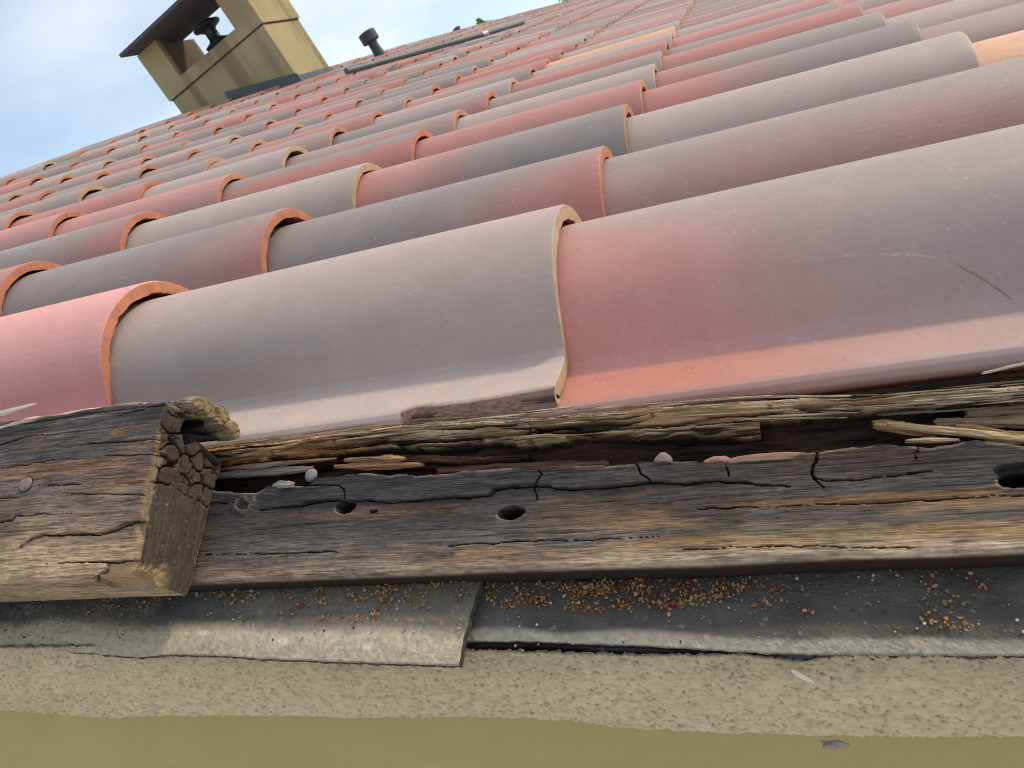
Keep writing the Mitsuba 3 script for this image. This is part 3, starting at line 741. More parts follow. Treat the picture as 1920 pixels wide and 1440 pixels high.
add_splinter('grey flat sliver spanning the black gap beside the cut timber', (.1180, .0272, -.016), (.2020, .0290, -.014), .0058, .003, 508, (.10, .085, .075), (.24, .21, .185), taper=.6)
add_splinter('pinkish grey sliver lying above the black gap near the pale nail', (.1500, .0245, -.014), (.1800, .0238, -.012), .0040, .002, 509, (.14, .105, .085), (.33, .26, .21))
add_splinter('orange brown splinter under the bleached strip left of the pale nail', (.1235, .0232, -.015), (.2190, .0240, -.013), .0032, .003, 510, (.15, .075, .04), (.42, .24, .12))
add_splinter('upper orange splinter of the stack behind the split board', (.2260, .0262, -.012), (.2560, .0285, -.010), .0045, .004, 511, (.14, .07, .035), (.40, .22, .11))
add_splinter('lower orange splinter of the stack behind the split board', (.2190, .0300, -.012), (.2800, .0340, -.011), .0050, .004, 512, (.13, .06, .03), (.38, .20, .10))
add_splinter('short upright orange chip right of the splinter stack', (.2480, .0272, -.011), (.2690, .0300, -.009), .0048, .004, 513, (.16, .08, .04), (.40, .24, .13))
add_splinter('torn grey sliver curling up at the left end of the ragged edge', (.1830, .0425, -.003), (.2010, .0445, .0015), .0052, .002, 514, (.10, .09, .085), (.36, .33, .29), taper=.5, bow=.002)
add_splinter('dark red rotten sliver lowest in the hollow at centre', (.2850, .0350, -.021), (.3900, .0395, -.020), .0060, .004, 515, (.06, .03, .02), (.17, .085, .055), taper=.6)
add_splinter('small thin sliver sticking out behind the wood near the right border', (.5780, .0150, -.003), (.6200, .0110, .003), .0022, .0015, 516, (.22, .19, .15), (.55, .5, .42))


# ------------------------------------------------------------------ thick cut timber on the left
END_U = .1405
CORN = [(.1095, .0045), (.1072, .0495), (.0040, .0545), (.0005, -.0035)]
cnt = [46, 250, 90, 14]
per = []
for k in range(4):
    a_, b_ = np.array(CORN[k]), np.array(CORN[(k + 1) % 4])
    per.append(a_ + (b_ - a_) * (np.arange(cnt[k]) / cnt[k])[:, None])
per = np.vstack(per)
side = np.repeat(np.arange(4), cnt)
# resample evenly, round the corners, and come back to the wanted spacing
lenp = np.r_[0, np.cumsum(np.hypot(*(np.roll(per, -1, 0) - per).T))]
dense = np.linspace(0, lenp[-1], 1200, endpoint=False)
clo = np.vstack([per, per[:1]])
pd_ = np.stack([np.interp(dense, lenp, clo[:, k]) for k in (0, 1)], 1)
ker = np.exp(-(np.arange(-30, 31) / 11.0) ** 2); ker /= ker.sum()
pd_ = np.stack([np.convolve(np.r_[pd_[-30:, k], pd_[:, k], pd_[:30, k]], ker, 'valid') for k in (0, 1)], 1)
per = np.stack([np.interp(lenp[:-1], np.r_[dense, lenp[-1]], np.r_[pd_[:, k], pd_[0, k]]) for k in (0, 1)], 1)
tang = np.roll(per, -1, 0) - np.roll(per, 1, 0)
nor = np.stack([tang[:, 1], -tang[:, 0]], 1) * -1
nor /= np.linalg.norm(nor, axis=1, keepdims=True)
cen = np.array([.055, .026])
if ((per - cen) * nor).sum() < 0:
    nor = -nor
us = np.r_[np.arange(-1.2, -.06, .014), np.arange(-.06, END_U - .0004, .0006), END_U]
U, K = np.meshgrid(us, np.arange(len(per)), indexing='ij')
Sp, Np = per[K, 0], per[K, 1]
ARC = lenp[:-1][K]
front = sst(.038, .046, Np) * sst(.0, .012, Sp)
topf = sst(.016, .004, Sp)
disp = .0009 * (n3(U * 26, ARC * 520, 1, 401, 4) - .5) + .0022 * (n3(U * 8, ARC * 38, 2, 402) - .5)
Sk = Sp + .010 * (n3(U * 9, ARC * 38, 3, 403, 3) - .5) + .003 * (n3(U * 60, ARC * 200, 2, 410) - .5)
col = knots(Sk, [(.0, (.125, .112, .108)), (.02, (.105, .096, .097)), (.045, (.125, .112, .112)), (.062, (.165, .140, .125)), (.078, (.27, .20, .155)), (.090, (.44, .325, .225)), (.108, (.43, .32, .22))])
org_ = sst(.52, .68, n3(U * 22, Sp * 95, 3, 404, 4)) * sst(.010, .022, Sp) * sst(.075, .055, Sp)
col = lerp(col, np.array((.27, .160, .100)), .75 * org_)
yel = sst(.075, .055, U) * sst(.062, .075, Sk) * sst(.40, .62, n3(U * 26, Sp * 60, 3, 406, 3))
col = lerp(col, np.array((.37, .31, .18)), .6 * yel)
col = lerp(col, np.array((.30, .235, .17)), sst(.046, .040, Np) * sst(.085, .1, Sp))
col = col * (.46 + .90 * n3(U * 30, ARC * 58, 5, 399, 4))[..., None] * grain(U, ARC, 411)[..., None]
pl = np.exp(-((U - .119) / .014) ** 2 - ((Sp - .0600) / .004) ** 2)
col = lerp(col, np.array((.40, .35, .28)), .55 * pl * sst(.35, .6, n3(U * 60, ARC * 900, 2, 406)))
chk = sst(.72, .78, n3(U * 16, ARC * 700, 6, 407, 2)) * sst(.35, .6, n3(U * 5, ARC * 60, 4, 408))
disp -= .0005 * chk
col = lerp(col, col * .45, .6 * chk)
L_CRACKS = [([(.051, .0882), (.0625, .0824), (.0689, .0811), (.1024, .0818), (.1105, .0828), (.1212, .0803), (.1355, .0775), (.142, .076)], .0009), ([(.075, .0977), (.1192, .0983), (.142, .0981)], .0007),
            ([(.12, .0986), (.1196, .1032), (.1154, .106), (.1076, .1080)], .0008), ([(.0, .071), (.0299, .0709), (.0412, .0705), (.043, .0678), (.0891, .0696)], .0007), ([(.0, .0575), (.024, .0566), (.0427, .0562)], .0004),
            ([(.0809, .0575), (.1372, .0616)], .0004), ([(.0842, .0267), (.1147, .0287), (.142, .0287)], .0005), ([(-.03, .028), (.0096, .0215), (.0308, .018), (.0523, .0164)], .0006),
            ([(.1069, .0119), (.1265, .0080), (.1378, .0070)], .0008), ([(.1034, .0356), (.142, .0381)], .0004), ([(.0561, .0504), (.0996, .053)], .0003), ([(.02, .0365), (.07, .0350)], .0003)]
for pts, wd in L_CRACKS:
    d, par = polydist(U, Sp + .0020 * (n3(U * 120, Sp * 160, 1, 409, 4) - .5), pts)
    wd = wd * .50 * (.45 + 1.1 * n3(U * 90, Sp * 60, 3, 389)) * sst(-.02, .35, par) * (1.0 if pts[-1][0] > .134 else sst(1.02, .7, par)) + .00006
    k = sst(1.2 * wd, .4 * wd, d) * front
    disp -= .0040 * k
    col = lerp(col, np.array((.018, .014, .012)), .9 * k)
# the layers above the long crack stand a little proud of the tan layer below; a chip is missing from that one
ck = np.interp(U, [-.2, .051, .0625, .0689, .1024, .1105, .1212, .1355, .15], [.090, .0882, .0824, .0811, .0818, .0828, .0803, .0775, .076])
disp += .0016 * sst(ck + .0006, ck - .0006, Sp) * front * sst(.03, .07, U)
chip = inside(U, Sp, [(.12, .0984), (.1196, .1032), (.1154, .106), (.1076, .1095), (.16, .1125), (.16, .0981)]) & (Np > .03)
disp -= .0022 * chip
col = lerp(col, np.array((.33, .225, .13)) * (.6 + .8 * n3(U * 40, ARC * 1100, 5, 418))[..., None], .7 * chip)
q = np.hypot(U - .0456, Sp - .0487)
col = lerp(col, col * .3, .9 * sst(.0066, .0050, q) * (Np > .03))
# splits along the upper arris
sp_ = np.abs(n3(U * 9, ARC * 300, 9, 413, 3) - .5) * 2
disp += (.0042 * (sp_ - .45) + .003 * (n3(U * 26, ARC * 700, 8, 414) - .5)) * sst(.022, .006, Sp)
gapm = sst(.2, .08, sp_) * sst(.018, .006, Sp)
col = lerp(col, np.array((.03, .025, .022)), .8 * gapm)
col = lerp(col, np.array((.58, .50, .38)), .75 * sst(.6, .85, sp_) * sst(.010, .003, Sp) * sst(.02, .04, Np))
# long pale raised splinter edge
d, par = polydist(U, Sp, [(.0, .0105), (.0257, .0072), (.0466, .0050), (.084, .0038), (.1200, .0044)])
disp += .0018 * sst(.0022, .0006, d) * (Np > .03); col = lerp(col, np.array((.68, .60, .46)), .85 * sst(.0012, .0004, d) * (Np > .03))
# broken arris of the end: crumbled tan, painted paler as a lit edge
near_end = sst(.012, .0, END_U - U)
edge_w = .0004 + .0060 * n3(Sp * 75, Sp * 0, 3, 415, 4) ** 2
rim = sst(edge_w, edge_w * .7, END_U - U) * sst(.028, .04, Np) * sst(.015, .03, Sp)
disp -= .0030 * rim
col = lerp(col, lerp((.15, .10, .06), (.40, .31, .19), n3(U * 300, Sp * 300, 3, 417)),   .75 * rim)
Sd, Nd = Sp + disp * nor[K, 0], Np + disp * nor[K, 1]
# the back of the hollow is open at the end
op = (side[K] == 3) & (Sp < .0185) & (Sp > .0085)
Nd = np.where(op & (U > END_U - .022), np.maximum(Nd, .030), Nd)
Ud = U.copy()


def voro(x, y, size, seed):
    gx, gy = x / size, y / size
    ix, iy = np.floor(gx).astype(int), np.floor(gy).astype(int)
    f1 = np.full(x.shape, 9.0); f2 = f1.copy(); wid = np.zeros(x.shape)
    for a in (-1, 0, 1):
        for b in (-1, 0, 1):
            cx, cy = ix + a, iy + b
            r1 = np.modf(np.abs(np.sin(cx * 127.1 + cy * 311.7 + seed) * 43758.5453))[0]
            r2 = np.modf(np.abs(np.sin(cx * 269.5 + cy * 183.3 + seed) * 43758.5453))[0]
            ex, ey = cx + .15 + .7 * r1 - gx, cy + .15 + .7 * r2 - gy
            d = .72 * np.maximum(np.abs(.87 * ex + .5 * ey), np.abs(.87 * ey - .5 * ex)) + .28 * np.hypot(ex, ey)
            f2 = np.where(d < f1, f1, np.minimum(f2, d)); wid = np.where(d < f1, r1, wid); f1 = np.minimum(f1, d)
    return (f2 - f1) * size, wid


CAV = [(.0165, .0395), (.0082, .0350), (.0028, .0219), (.0042, .0120), (.0085, .0060), (.0105, -.010), (.0172, -.010), (.0172, .0215), (.0215, .0265), (.0250, .0334), (.0200, .0365)]


def end_depth(s, n):
    w1 = .0018 * (n3(s * 200, n * 200, 1, 421) - .5)
    ed, cell = voro(s + w1, n * .9 + w1, .0105, 4.2)
    reg = sst(.060, .046, s + .010 * (n3(s * 60, n * 60, 2, 422) - .5))
    crack = sst(.0012, .0005, ed) * reg * sst(.30, .48, n3(s * 70, n * 70, 9, 435))
    ed2, cell2 = voro(s * 1.1, n, .0052, 9.1)
    crack2 = sst(.0006, .0002, ed2) * reg * sst(.52, .68, n3(s * 90, n * 90, 3, 423))
    dep = .0045 * crack + .0015 * crack2 + (.0014 * (cell - .5)) * reg + .0007 * (n3(s * 350, n * 350, 4, 424) - .5) + .0014 * (n3(s * 50, n * 50, 4, 425) - .5)
    cav = inside(s, n, CAV).astype(float)
    dep = np.where(cav > 0, .040, dep)
    notch = inside(s, n, [(.0081, .0446), (.0035, .0355), (.0062, .0315), (.0092, .0410)])
    dep = np.where(notch, .012, dep)
    c = lerp((.030, .026, .020), (.098, .084, .066), n3(s * 90, n * 620, 7, 427, 4))
    c = lerp(c, lerp((.040, .028, .022), (.100, .066, .050), n3(s * 260, n * 260, 4, 437, 3) * .6 + cell * .4), .7 * reg)
    c = lerp(c, np.array((.02, .014, .012)), np.clip(.9 * crack + .7 * crack2, 0, 1))
    c = lerp(c, np.array((.012, .010, .010)), cav)
    c = lerp(c, lerp((.20, .15, .09), (.42, .33, .2), n3(s * 400, n * 400, 8, 428)), .8 * sst(.0075, .0045, s) * (cav == 0))
    crumb = sst(.094, .104, s + .012 * (n3(s * 250, n * 250, 5, 429) - .5)) * sst(.018, .03, n)
    c = lerp(c, lerp((.20, .13, .06), (.50, .36, .19), n3(s * 500, n * 500, 3, 430)), .85 * crumb)
    dep = dep + .003 * crumb * n3(s * 400, n * 400, 2, 431)
    rimc = .8 * sst(.0468, .049, n + .004 * (n3(s * 160, n * 160, 3, 432) - .5)) * sst(.03, .04, s)  # the painted lit edge carried onto the cut end
    c = lerp(c, lerp((.24, .18, .11), (.46, .38, .25), n3(s * 300, n * 300, 2, 433)), .8 * rimc)
    speck = sst(.80, .86, n3(s * 700, n * 700, 3, 434, 2))
    c = lerp(c, np.array((.4, .34, .25)), .35 * speck * (1 - cav))
    return dep, c


gs, gn = np.meshgrid(np.arange(-.004, .1135, .0005), np.arange(-.0075, .0595, .0005), indexing='ij')
gs = gs + .0003 * (n3(gs * 900, gn * 900, 1, 441) - .5); gn = gn + .0003 * (n3(gs * 900, gn * 900, 2, 442) - .5)
poly = np.stack([Sd[-1], Nd[-1]], 1)
dep, ecol = end_depth(gs, gn)
ok = inside(gs, gn, poly[::2])
bd = np.full(gs.shape, 9.0)
for a0 in range(0, len(poly), 8):
    bd = np.minimum(bd, np.hypot(gs - poly[a0, 0], gn - poly[a0, 1]))
near = bd < .0022
dep = np.where(near, np.clip(dep, -.0004, .0015), dep)
pd1, _ = end_depth(Sd[-1], Nd[-1])
gf_ = grid_faces(*gs.shape)
keep = ok.ravel()[gf_].sum(1) >= 3
gf_ = gf_[keep]
Ud[-1] = END_U - np.clip(pd1, -.0004, .0015) + .0002
Ud[-2] = np.minimum(Ud[-2], Ud[-1] - .0002)
col = col * np.array([.96, .88, .80])
m = Mesh().add(face_pt(Ud, Sd, Nd), grid_faces(len(us), len(per), True, True), np.stack([U, ARC], -1), col.reshape(-1, 3))
timber = add('cut_timber', None, 'thick weathered grey timber with a rotten cut end and a nail', 'timber')
m.add(face_pt(END_U - dep, gs, gn), gf_, np.stack([gs, gn], -1), ecol.reshape(-1, 3))
scene[timber + '__beam'] = m.shape('old_wood', ROOF)
sh = Mesh()
lr = np.random.default_rng(5)
icl = trimesh.creation.icosphere(subdivisions=3)
for s0, n0, r0 in [(.0005, .040, .0035), (-.0012, .0345, .0044), (-.0022, .0280, .0048), (-.0020, .0215, .0050), (-.0012, .0150, .0048), (.0004, .0090, .0046), (.0028, .0040, .0044), (.0052, .0000, .0040), (.0022, .0110, .0030), (.0000, .0250, .0036), (.0062, .0030, .0030), (-.004, .0310, .0026), (-.0042, .0185, .0026), (.0035, .0165, .0028)]:
    v = np.array(icl.vertices)
    k = .55 + .50 * n3(v[:, 0] * 1.2 + n0 * 900, v[:, 1] * 1.6, v[:, 2] * 1.6, 7) + .52 * n3(v[:, 0] * 2 + n0 * 500, v[:, 1] * 7, v[:, 2] * 7, 9)
    ln = .0105 + .004 * lr.random()
    uo = END_U - .0005 + .0035 * lr.random()
    q = np.stack([v[:, 0] * ln, v[:, 1] * r0, v[:, 2] * r0], 1) * k[:, None]
    # the outer end is broken square
    q[:, 0] = np.minimum(q[:, 0], .0070 + .0012 * (n3(q[:, 1] * 900, q[:, 2] * 900, 3, 12) - .5))
    cc = lerp((.085, .055, .03), (.50, .385, .23), n3(q[:, 0] * 150 + n0 * 90, q[:, 1] * 1100, q[:, 2] * 1100, 15, 4) * 1.5 - .35)
    cc = lerp(cc, np.array((.16, .14, .12)), .7 * sst(.003, -.004, q[:, 0]))
    sh.add(face_pt(uo + q[:, 0], s0 + q[:, 1], n0 + q[:, 2]), icl.faces, np.stack([q[:, 0], q[:, 1]], 1), cc)
scene[timber + '__rotten_shell'] = sh.shape('old_wood', ROOF)
labels[timber + '__rotten_shell'] = {'label': 'crumbling pale rim curling over the rotten cavity'}

add_splinter('bleached pointed splinter lifting off the cut timber at the left border', (-.060, .0060, .0545), (.0370, -.0045, .0560), .0050, .002, 520, (.32, .28, .23), (.60, .56, .48), taper=.12)


def nail(u, s, h, rad, shaft, mat, parent=None, label=None, category=None, lean=(0, 0)):
    prof = np.array([[0, .0016], [.45 * rad, .0016], [.85 * rad, .0012], [rad, .0004], [rad * .96, -.0006], [rad * .45, -.0012], [rad * .42, -shaft]])
    a_ = np.linspace(0, 2 * math.pi, 24, endpoint=False)
    Rr, Aa = np.meshgrid(prof[:, 0], a_, indexing='ij')
    Hh = np.broadcast_to(prof[:, 1][:, None], Rr.shape)
    q = face_pt(u + Rr * np.cos(Aa) + lean[0] * Hh, s + Rr * np.sin(Aa) * (1 + .05 * np.cos(2 * Aa)) + lean[1] * Hh, h + Hh)
    mm = Mesh().add(q, grid_faces(len(prof), 24, False, True), None, (.4, .4, .4))
    return add('nail', mm.shape(mat, ROOF, smooth=True), label, category, parent=parent)


nail(.0456, .0487, .0530, .0046, .012, 'nail_steel', None, 'flat rusty nail head in the face of the cut timber', 'nail')
nail(.2045, .0352, -.0095, .0044, .018, 'zinc_nail', None, 'pale nail standing proud in the black gap of the split board', 'nail', (.35, -.25))

# pebble and tile shard caught in the hollow


def lump_mesh(u, s, h, r, seed, c0, c1, sub=3):
    ico = trimesh.creation.icosphere(subdivisions=sub)
    v = np.array(ico.vertices)
    k = .75 + .5 * n3(v[:, 0] * 1.3 + seed, v[:, 1] * 1.3, v[:, 2] * 1.3, seed)
    v = v * k[:, None] * np.array(r)
    v = v * (1 + .16 * (n3(v[:, 0] * 500, v[:, 1] * 500, v[:, 2] * 500, seed + 3, 4) - .5))[:, None]
    c = lerp(c0, c1, n3(v[:, 0] * 300, v[:, 1] * 300, v[:, 2] * 300, seed + 1, 4))
    return Mesh().add(face_pt(u + v[:, 0], s + v[:, 1], h + v[:, 2]), ico.faces, v[:, :2], c)


add('pebble', lump_mesh(.4218, .0440, -.0135, (.0056, .0058, .005), 601, (.17, .135, .12), (.28, .23, .205)).shape('broken_clay', ROOF), 'smooth grey brown pebble caught in the hollow of the board', 'pebble')
add('tile_shard', lump_mesh(.4505, .0482, -.0095, (.0078, .0042, .004), 602, (.26, .13, .105), (.38, .21, .17)).add(
    *(lambda q: (np.vstack(q.v), np.vstack(q.f)))(lump_mesh(.4740, .0490, -.0095, (.024, .0045, .005), 604, (.3, .2, .15), (.4, .3, .2))), None, (.25, .15, .105)).shape('broken_clay', ROOF),
    'long pink tile shard lying behind the ragged board edge', 'shard')

# ------------------------------------------------------------------ felt strips on the wall head
FA = math.radians(14)
FO = np.array([0, -.17, -.064]); FD = np.array([0, -math.cos(FA), -math.sin(FA)]); FN = np.array([0, -math.sin(FA), math.cos(FA)])


def felt_pt(u, q, h):
    return np.stack([u, u * 0, u * 0], -1) + FO + q[..., None] * FD + h[..., None] * FN


def felt(name, front, u0, u1, h0, seed, label, lit_worn, skew=0.0, thick=.0032):
    us = stations(u0, max(u0, -.07), min(u1, .66), u1, .0011, .012) if u0 < -.07 or u1 > .66 else np.arange(u0, u1, .0011)
    ts = np.r_[np.linspace(0, .35, 20), np.linspace(.36, 1, 100), 1.0, 1.0, 1.0]
    skirt = np.r_[np.zeros(120), .25, 1, 1.6]
    U, Q0 = np.meshgrid(us, ts, indexing='ij')
    SK = np.broadcast_to(skirt, U.shape)
    fr = np.interp(U, *zip(*front)) + .0008 * (n3(U * 140, U * 0, 1, seed) - .5) + .0005 * (n3(U * 500, U * 0, 1, seed + 1) - .5)
    Q = -.035 + (fr + .035) * Q0
    if skew:
        Ux = U + skew * (Q - .04) * sst(u1 - .08, u1, U) + .0016 * (n3(Q * 160, Q * 0, 1, seed + 9) - .5) * sst(u1 - .01, u1, U)
    else:
        Ux = U
    h = h0 + .0012 * (n3(U * 16, Q * 30, 1, seed + 2) - .5) + .0007 * (n3(U * 420, Q * 420, 2, seed + 3, 3) - .5) - .004 * sst(fr - .016, fr + .004, Q) ** 2
    h = h - thick * SK
    Q = Q - .0012 * (SK > .5) * (.5 + n3(U * 300, U * 0, 5, seed + 4))
    band_ = .022 if lit_worn[0] > .4 else .008
    w_ = .6 * sst(.35, .75, n3(U * 8, Q * 20, 2, seed + 5)) * .3 + 1.15 * sst(fr - band_, fr - .45 * band_, Q + .004 * (n3(U * 30, Q * 60, 1, seed + 6) - .5))  # front band painted pale as sunlit; the faint random patches are wear
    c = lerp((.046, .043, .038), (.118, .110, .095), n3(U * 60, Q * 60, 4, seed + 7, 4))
    c = lerp(c, np.array(lit_worn) * (.65 + .7 * n3(U * 500, Q * 500, 3, seed + 8, 3))[..., None], np.clip(.8 * w_, 0, .85))
    c = lerp(c, np.array((.45, .43, .38)), .3 * sst(.80, .86, n3(U * 420, Q * 420, 6, seed + 11, 2)))
    c = lerp(c, np.array((.035, .03, .028)), sst(.2, .9, SK) * (.65 + .35 * n3(U * 300, SK, 1, seed + 12)))
    if name == 'felt_strip' and lit_worn[0] > .3:
        for (pu, pq, pr) in ((.205, .076, .007), (.262, .080, .005), (.150, .070, .004)):
            c = lerp(c, np.array((.62, .60, .55)), .5 * sst(1.0, .45, np.hypot((Ux - pu) / pr, (Q - pq) / (pr * .45)) + 1.5 * (n3(U * 300, Q * 300, 1, 55) - .5)))
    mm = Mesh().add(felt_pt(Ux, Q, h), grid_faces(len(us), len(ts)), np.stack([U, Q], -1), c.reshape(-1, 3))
    if skew:                                               # cut end of the sheet
        e = felt_pt(Ux[-1], Q[-1], h[-1])[:120]
        e2 = felt_pt(Ux[-1] + .0008, Q[-1], h[-1] - thick)[:120]
        mm.add(np.stack([e, e2], 0), grid_faces(2, 120, True), None, (.06, .055, .05))
    return add(name, mm.shape('mineral_felt', ROOF), label, 'roofing felt')


FRONT_A = [(-1.2, .079), (-.0039, .077), (.0224, .0761), (.0552, .0794), (.1067, .0829), (.1326, .0812), (.1634, .0825), (.1932, .0845), (.2546, .087), (.3147, .0888), (.33, .089)]
FRONT_B = [(.2, .0705), (.3164, .0722), (.3517, .0724), (.388, .0743), (.417, .0758), (.4566, .0793), (.4799, .0801), (.524, .0807), (.5686, .0813), (1.9, .081)]
felt('felt_strip', FRONT_A, -1.2, .3185, .006, 700, 'left felt strip with a front edge coloured pale for sunlight and wear, lapped on top of the other', (.44, .385, .285), skew=-.07)
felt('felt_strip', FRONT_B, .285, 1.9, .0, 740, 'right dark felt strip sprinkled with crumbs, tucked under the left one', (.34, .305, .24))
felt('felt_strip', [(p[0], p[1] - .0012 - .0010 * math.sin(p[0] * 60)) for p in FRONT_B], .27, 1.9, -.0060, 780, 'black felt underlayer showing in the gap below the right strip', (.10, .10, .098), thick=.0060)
felt('felt_strip', [(-1.2, .072), (.4, .074)], -1.2, .31, -.003, 820, 'black felt underlayer hidden below the left strip', (.05, .05, .05))

# wood crumbs and frass on the felt
ico0 = trimesh.creation.icosphere(subdivisions=0)
iv, ifc = np.array(ico0.vertices), np.array(ico0.faces)
crumbs = Mesh()
cr = np.random.default_rng(99)
CLUMPS = [(.14, .043, 70), (.19, .041, 60), (.215, .052, 45), (.24, .0555, 75), (.265, .045, 90), (.30, .044, 120), (.325, .047, 70), (.335, .053, 40), (.352, .050, 90), (.368, .044, 110), (.378, .053, 110), (.395, .047, 150), (.405, .054, 130), (.42, .047, 120), (.435, .057, 110), (.455, .049, 90),
          (.47, .055, 40), (.535, .0665, 40), (.545, .064, 20), (.55, .046, 50), (.10, .047, 40), (.05, .052, 30), (.0, .054, 20), (.62, .05, 60), (.08, .05, 40), (.165, .044, 60), (.285, .050, 50)]
for (cu, cq, n_) in CLUMPS:
    red = cr.random() < .22
    subs = [(cu + cr.normal(0, .010), cq + cr.normal(0, .0045)) for _ in range(5)]
    for _ in range(int(n_ * 1.9)):
        su, sq = subs[int(cr.integers(5))]
        u_, q_ = su + cr.normal(0, .0030), sq + cr.normal(0, .0016)
        if cr.random() < .35:
            q_ = cr.normal(cq - .008, .005)
        sheet = .0068 if u_ < .316 else .0008
        r_ = .0002 + .00070 * cr.random() ** 2
        v = iv * (r_ * (.5 + 1.0 * cr.random((12, 1)))) * (.45 + 1.1 * cr.random(3))
        base = np.array((.42, .235, .11)) * (.25 + .9 * cr.random()) if not (red and cr.random() < .5) else np.array((.16, .05, .035)) * (.6 + .7 * cr.random())
        stack = .0014 * abs(cr.normal()) if cr.random() < .4 else 0
        crumbs.add(felt_pt(u_ + v[:, 0], q_ + v[:, 1], sheet + r_ * .6 + stack + v[:, 2]), ifc, None, base)
for _ in range(520):
    u_, q_ = cr.uniform(-.04, .64), cr.uniform(.035, .078)
    r_ = .00025 + .0006 * cr.random() ** 3
    v = iv * r_ * (.6 + .8 * cr.random(3))
    tone = cr.random()
    base = np.array((.5, .46, .38)) * (.5 + .7 * cr.random()) if tone < .4 else np.array((.06, .05, .045)) if tone < .65 else np.array((.34, .21, .11))
    crumbs.add(felt_pt(u_ + v[:, 0], q_ + v[:, 1], (.0066 if u_ < .316 else .0006) + r_ * .4 + v[:, 2]), ifc, None, base)
scene['wood_crumbs'] = crumbs.shape('crumb', ROOF, smooth=False)
labels['wood_crumbs'] = {'label': 'tan and reddish wood crumbs scattered along the felt under the board', 'category': 'crumbs', 'kind': 'stuff'}

lm = lump_mesh(.4795, 0, 0, (.0056, .0011, .0008), 640, (.55, .50, .36), (.75, .70, .55))
lv = np.vstack(lm.v); lc_ = lv.mean(0)
lv = (lv - lc_) @ np.array([[.80, -.10, -.60], [.1, 1, 0], [.60, 0, .80]]) + np.array([.4795, -.2500, -.0975])
add('cream_sliver', Mesh().add(lv, np.vstack(lm.f), None, np.vstack(lm.c)).shape('broken_clay', ROOF), 'small cream coloured sliver stuck to the render just under the right felt strip', 'sliver')
lm = lump_mesh(.4905, 0, 0, (.0050, .0030, .0022), 650, (.10, .09, .08), (.36, .33, .28), 4)
lv = np.vstack(lm.v); lc_ = lv.mean(0)
lv = lv - lc_
lv = lv * (1 + 1.5 * (n3(lv[:, 0] * 620, lv[:, 1] * 620, lv[:, 2] * 620, 5, 3) - .5))[:, None] * np.array([1.1, .6, .8]) + np.array([.4905, -.2475, -.1455])
add('cobweb_lump', Mesh().add(lv, np.vstack(lm.f), None, np.vstack(lm.c)).shape('crumb', ROOF), 'grey lump of dirty cobweb on the lower edge of the render band', 'cobweb')

# ------------------------------------------------------------------ chimney
def wbox(x0, x1, y0, y1, z0, z1, bev=0.006):
    b = trimesh.creation.box([x1 - x0, y1 - y0, z1 - z0])
    b.apply_translation([(x0 + x1) / 2, (y0 + y1) / 2, (z0 + z1) / 2])
    return b


import manifold3d
ch = add('chimney', None, 'ochre rendered chimney with an open smoke window under a flat slab', 'chimney')


def mani(b):
    return manifold3d.Manifold(manifold3d.Mesh(np.asarray(b.vertices, np.float32), np.asarray(b.faces, np.uint32)))


XL, XR, Y0, Y1, ZG, ZT = -2.722, -1.855, 4.2, 4.69, 1.182, 1.51
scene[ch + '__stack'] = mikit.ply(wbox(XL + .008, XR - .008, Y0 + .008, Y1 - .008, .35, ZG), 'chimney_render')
head = mani(wbox(XL - .006, XR + .006, Y0 - .004, Y1 + .004, ZG + .010, ZT)) - mani(wbox(-2.550, -2.03, Y0 - .1, Y0 + .12, 1.262, ZT + .1)) - mani(wbox(-2.605, -2.03, Y0 + .11, Y1 + .1, 1.262, ZT + .1))
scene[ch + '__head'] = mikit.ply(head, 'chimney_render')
scene[ch + '__drip_groove'] = mikit.ply(wbox(XL + .006, XR - .006, Y0 + .006, Y1 - .006, ZG + .001, ZG + .009), 'slab_concrete')
scene[ch + '__cap_slab'] = mikit.ply(wbox(-2.715, -1.72, 4.03, 4.57, ZT + .001, ZT + .022), 'slab_concrete')
fl = trimesh.util.concatenate([wbox(-2.35, XR + .004, Y0 - .006, Y0 + .004, .60, .915), wbox(XR - .012, XR + .006, Y0 - .0055, Y1 - .004, .60, .900)])
# the flashing follows the roof slope: shear its top edge down along x
fv = np.array(fl.vertices)
fv[:, 2] += np.where(fv[:, 2] > .8, (fv[:, 0] - XR) * -SP / CP - .055, 0)
scene[ch + '__flashing'] = mikit.ply((fv, fl.faces), 'lead_grey')
prof = np.array([[0, 1.27], [.045, 1.27], [.047, 1.30], [.052, 1.30], [.085, 1.318], [.092, 1.330], [.060, 1.345], [.042, 1.36], [.040, 1.41], [.058, 1.425], [.094, 1.440], [.096, 1.452], [.060, 1.470], [.0, 1.478]])
a_ = np.linspace(0, 2 * math.pi, 28, endpoint=False)
Rr, Aa = np.meshgrid(prof[:, 0], a_, indexing='ij'); Zz = np.broadcast_to(prof[:, 1][:, None], Rr.shape)
cowl = add('flue_cowl', Mesh().add(np.stack([-2.325 + Rr * np.cos(Aa), 4.45 + Rr * np.sin(Aa), Zz], -1), grid_faces(len(prof), 28, True, True), None, (.05, .05, .05)).shape('dark_plastic'),
           'black waisted flue cowl inside the chimney window', 'flue cowl')
scene[cowl + '__flue_pipe'] = mikit.ply((lambda c: (c.apply_translation([-2.325, 4.45, .95]), c)[1])(trimesh.creation.cylinder(.05, .7, sections=24)), 'dark_plastic')


# ------------------------------------------------------------------ vent pipe and long pipe on the tiles
def roof_w(q):
    return ROOF[:3, :3] @ np.asarray(q, float)


def tube(p, q, r, n=20):
    p, q = np.asarray(p, float), np.asarray(q, float)
    return trimesh.creation.cylinder(r, segment=np.stack([p, q]), sections=n)


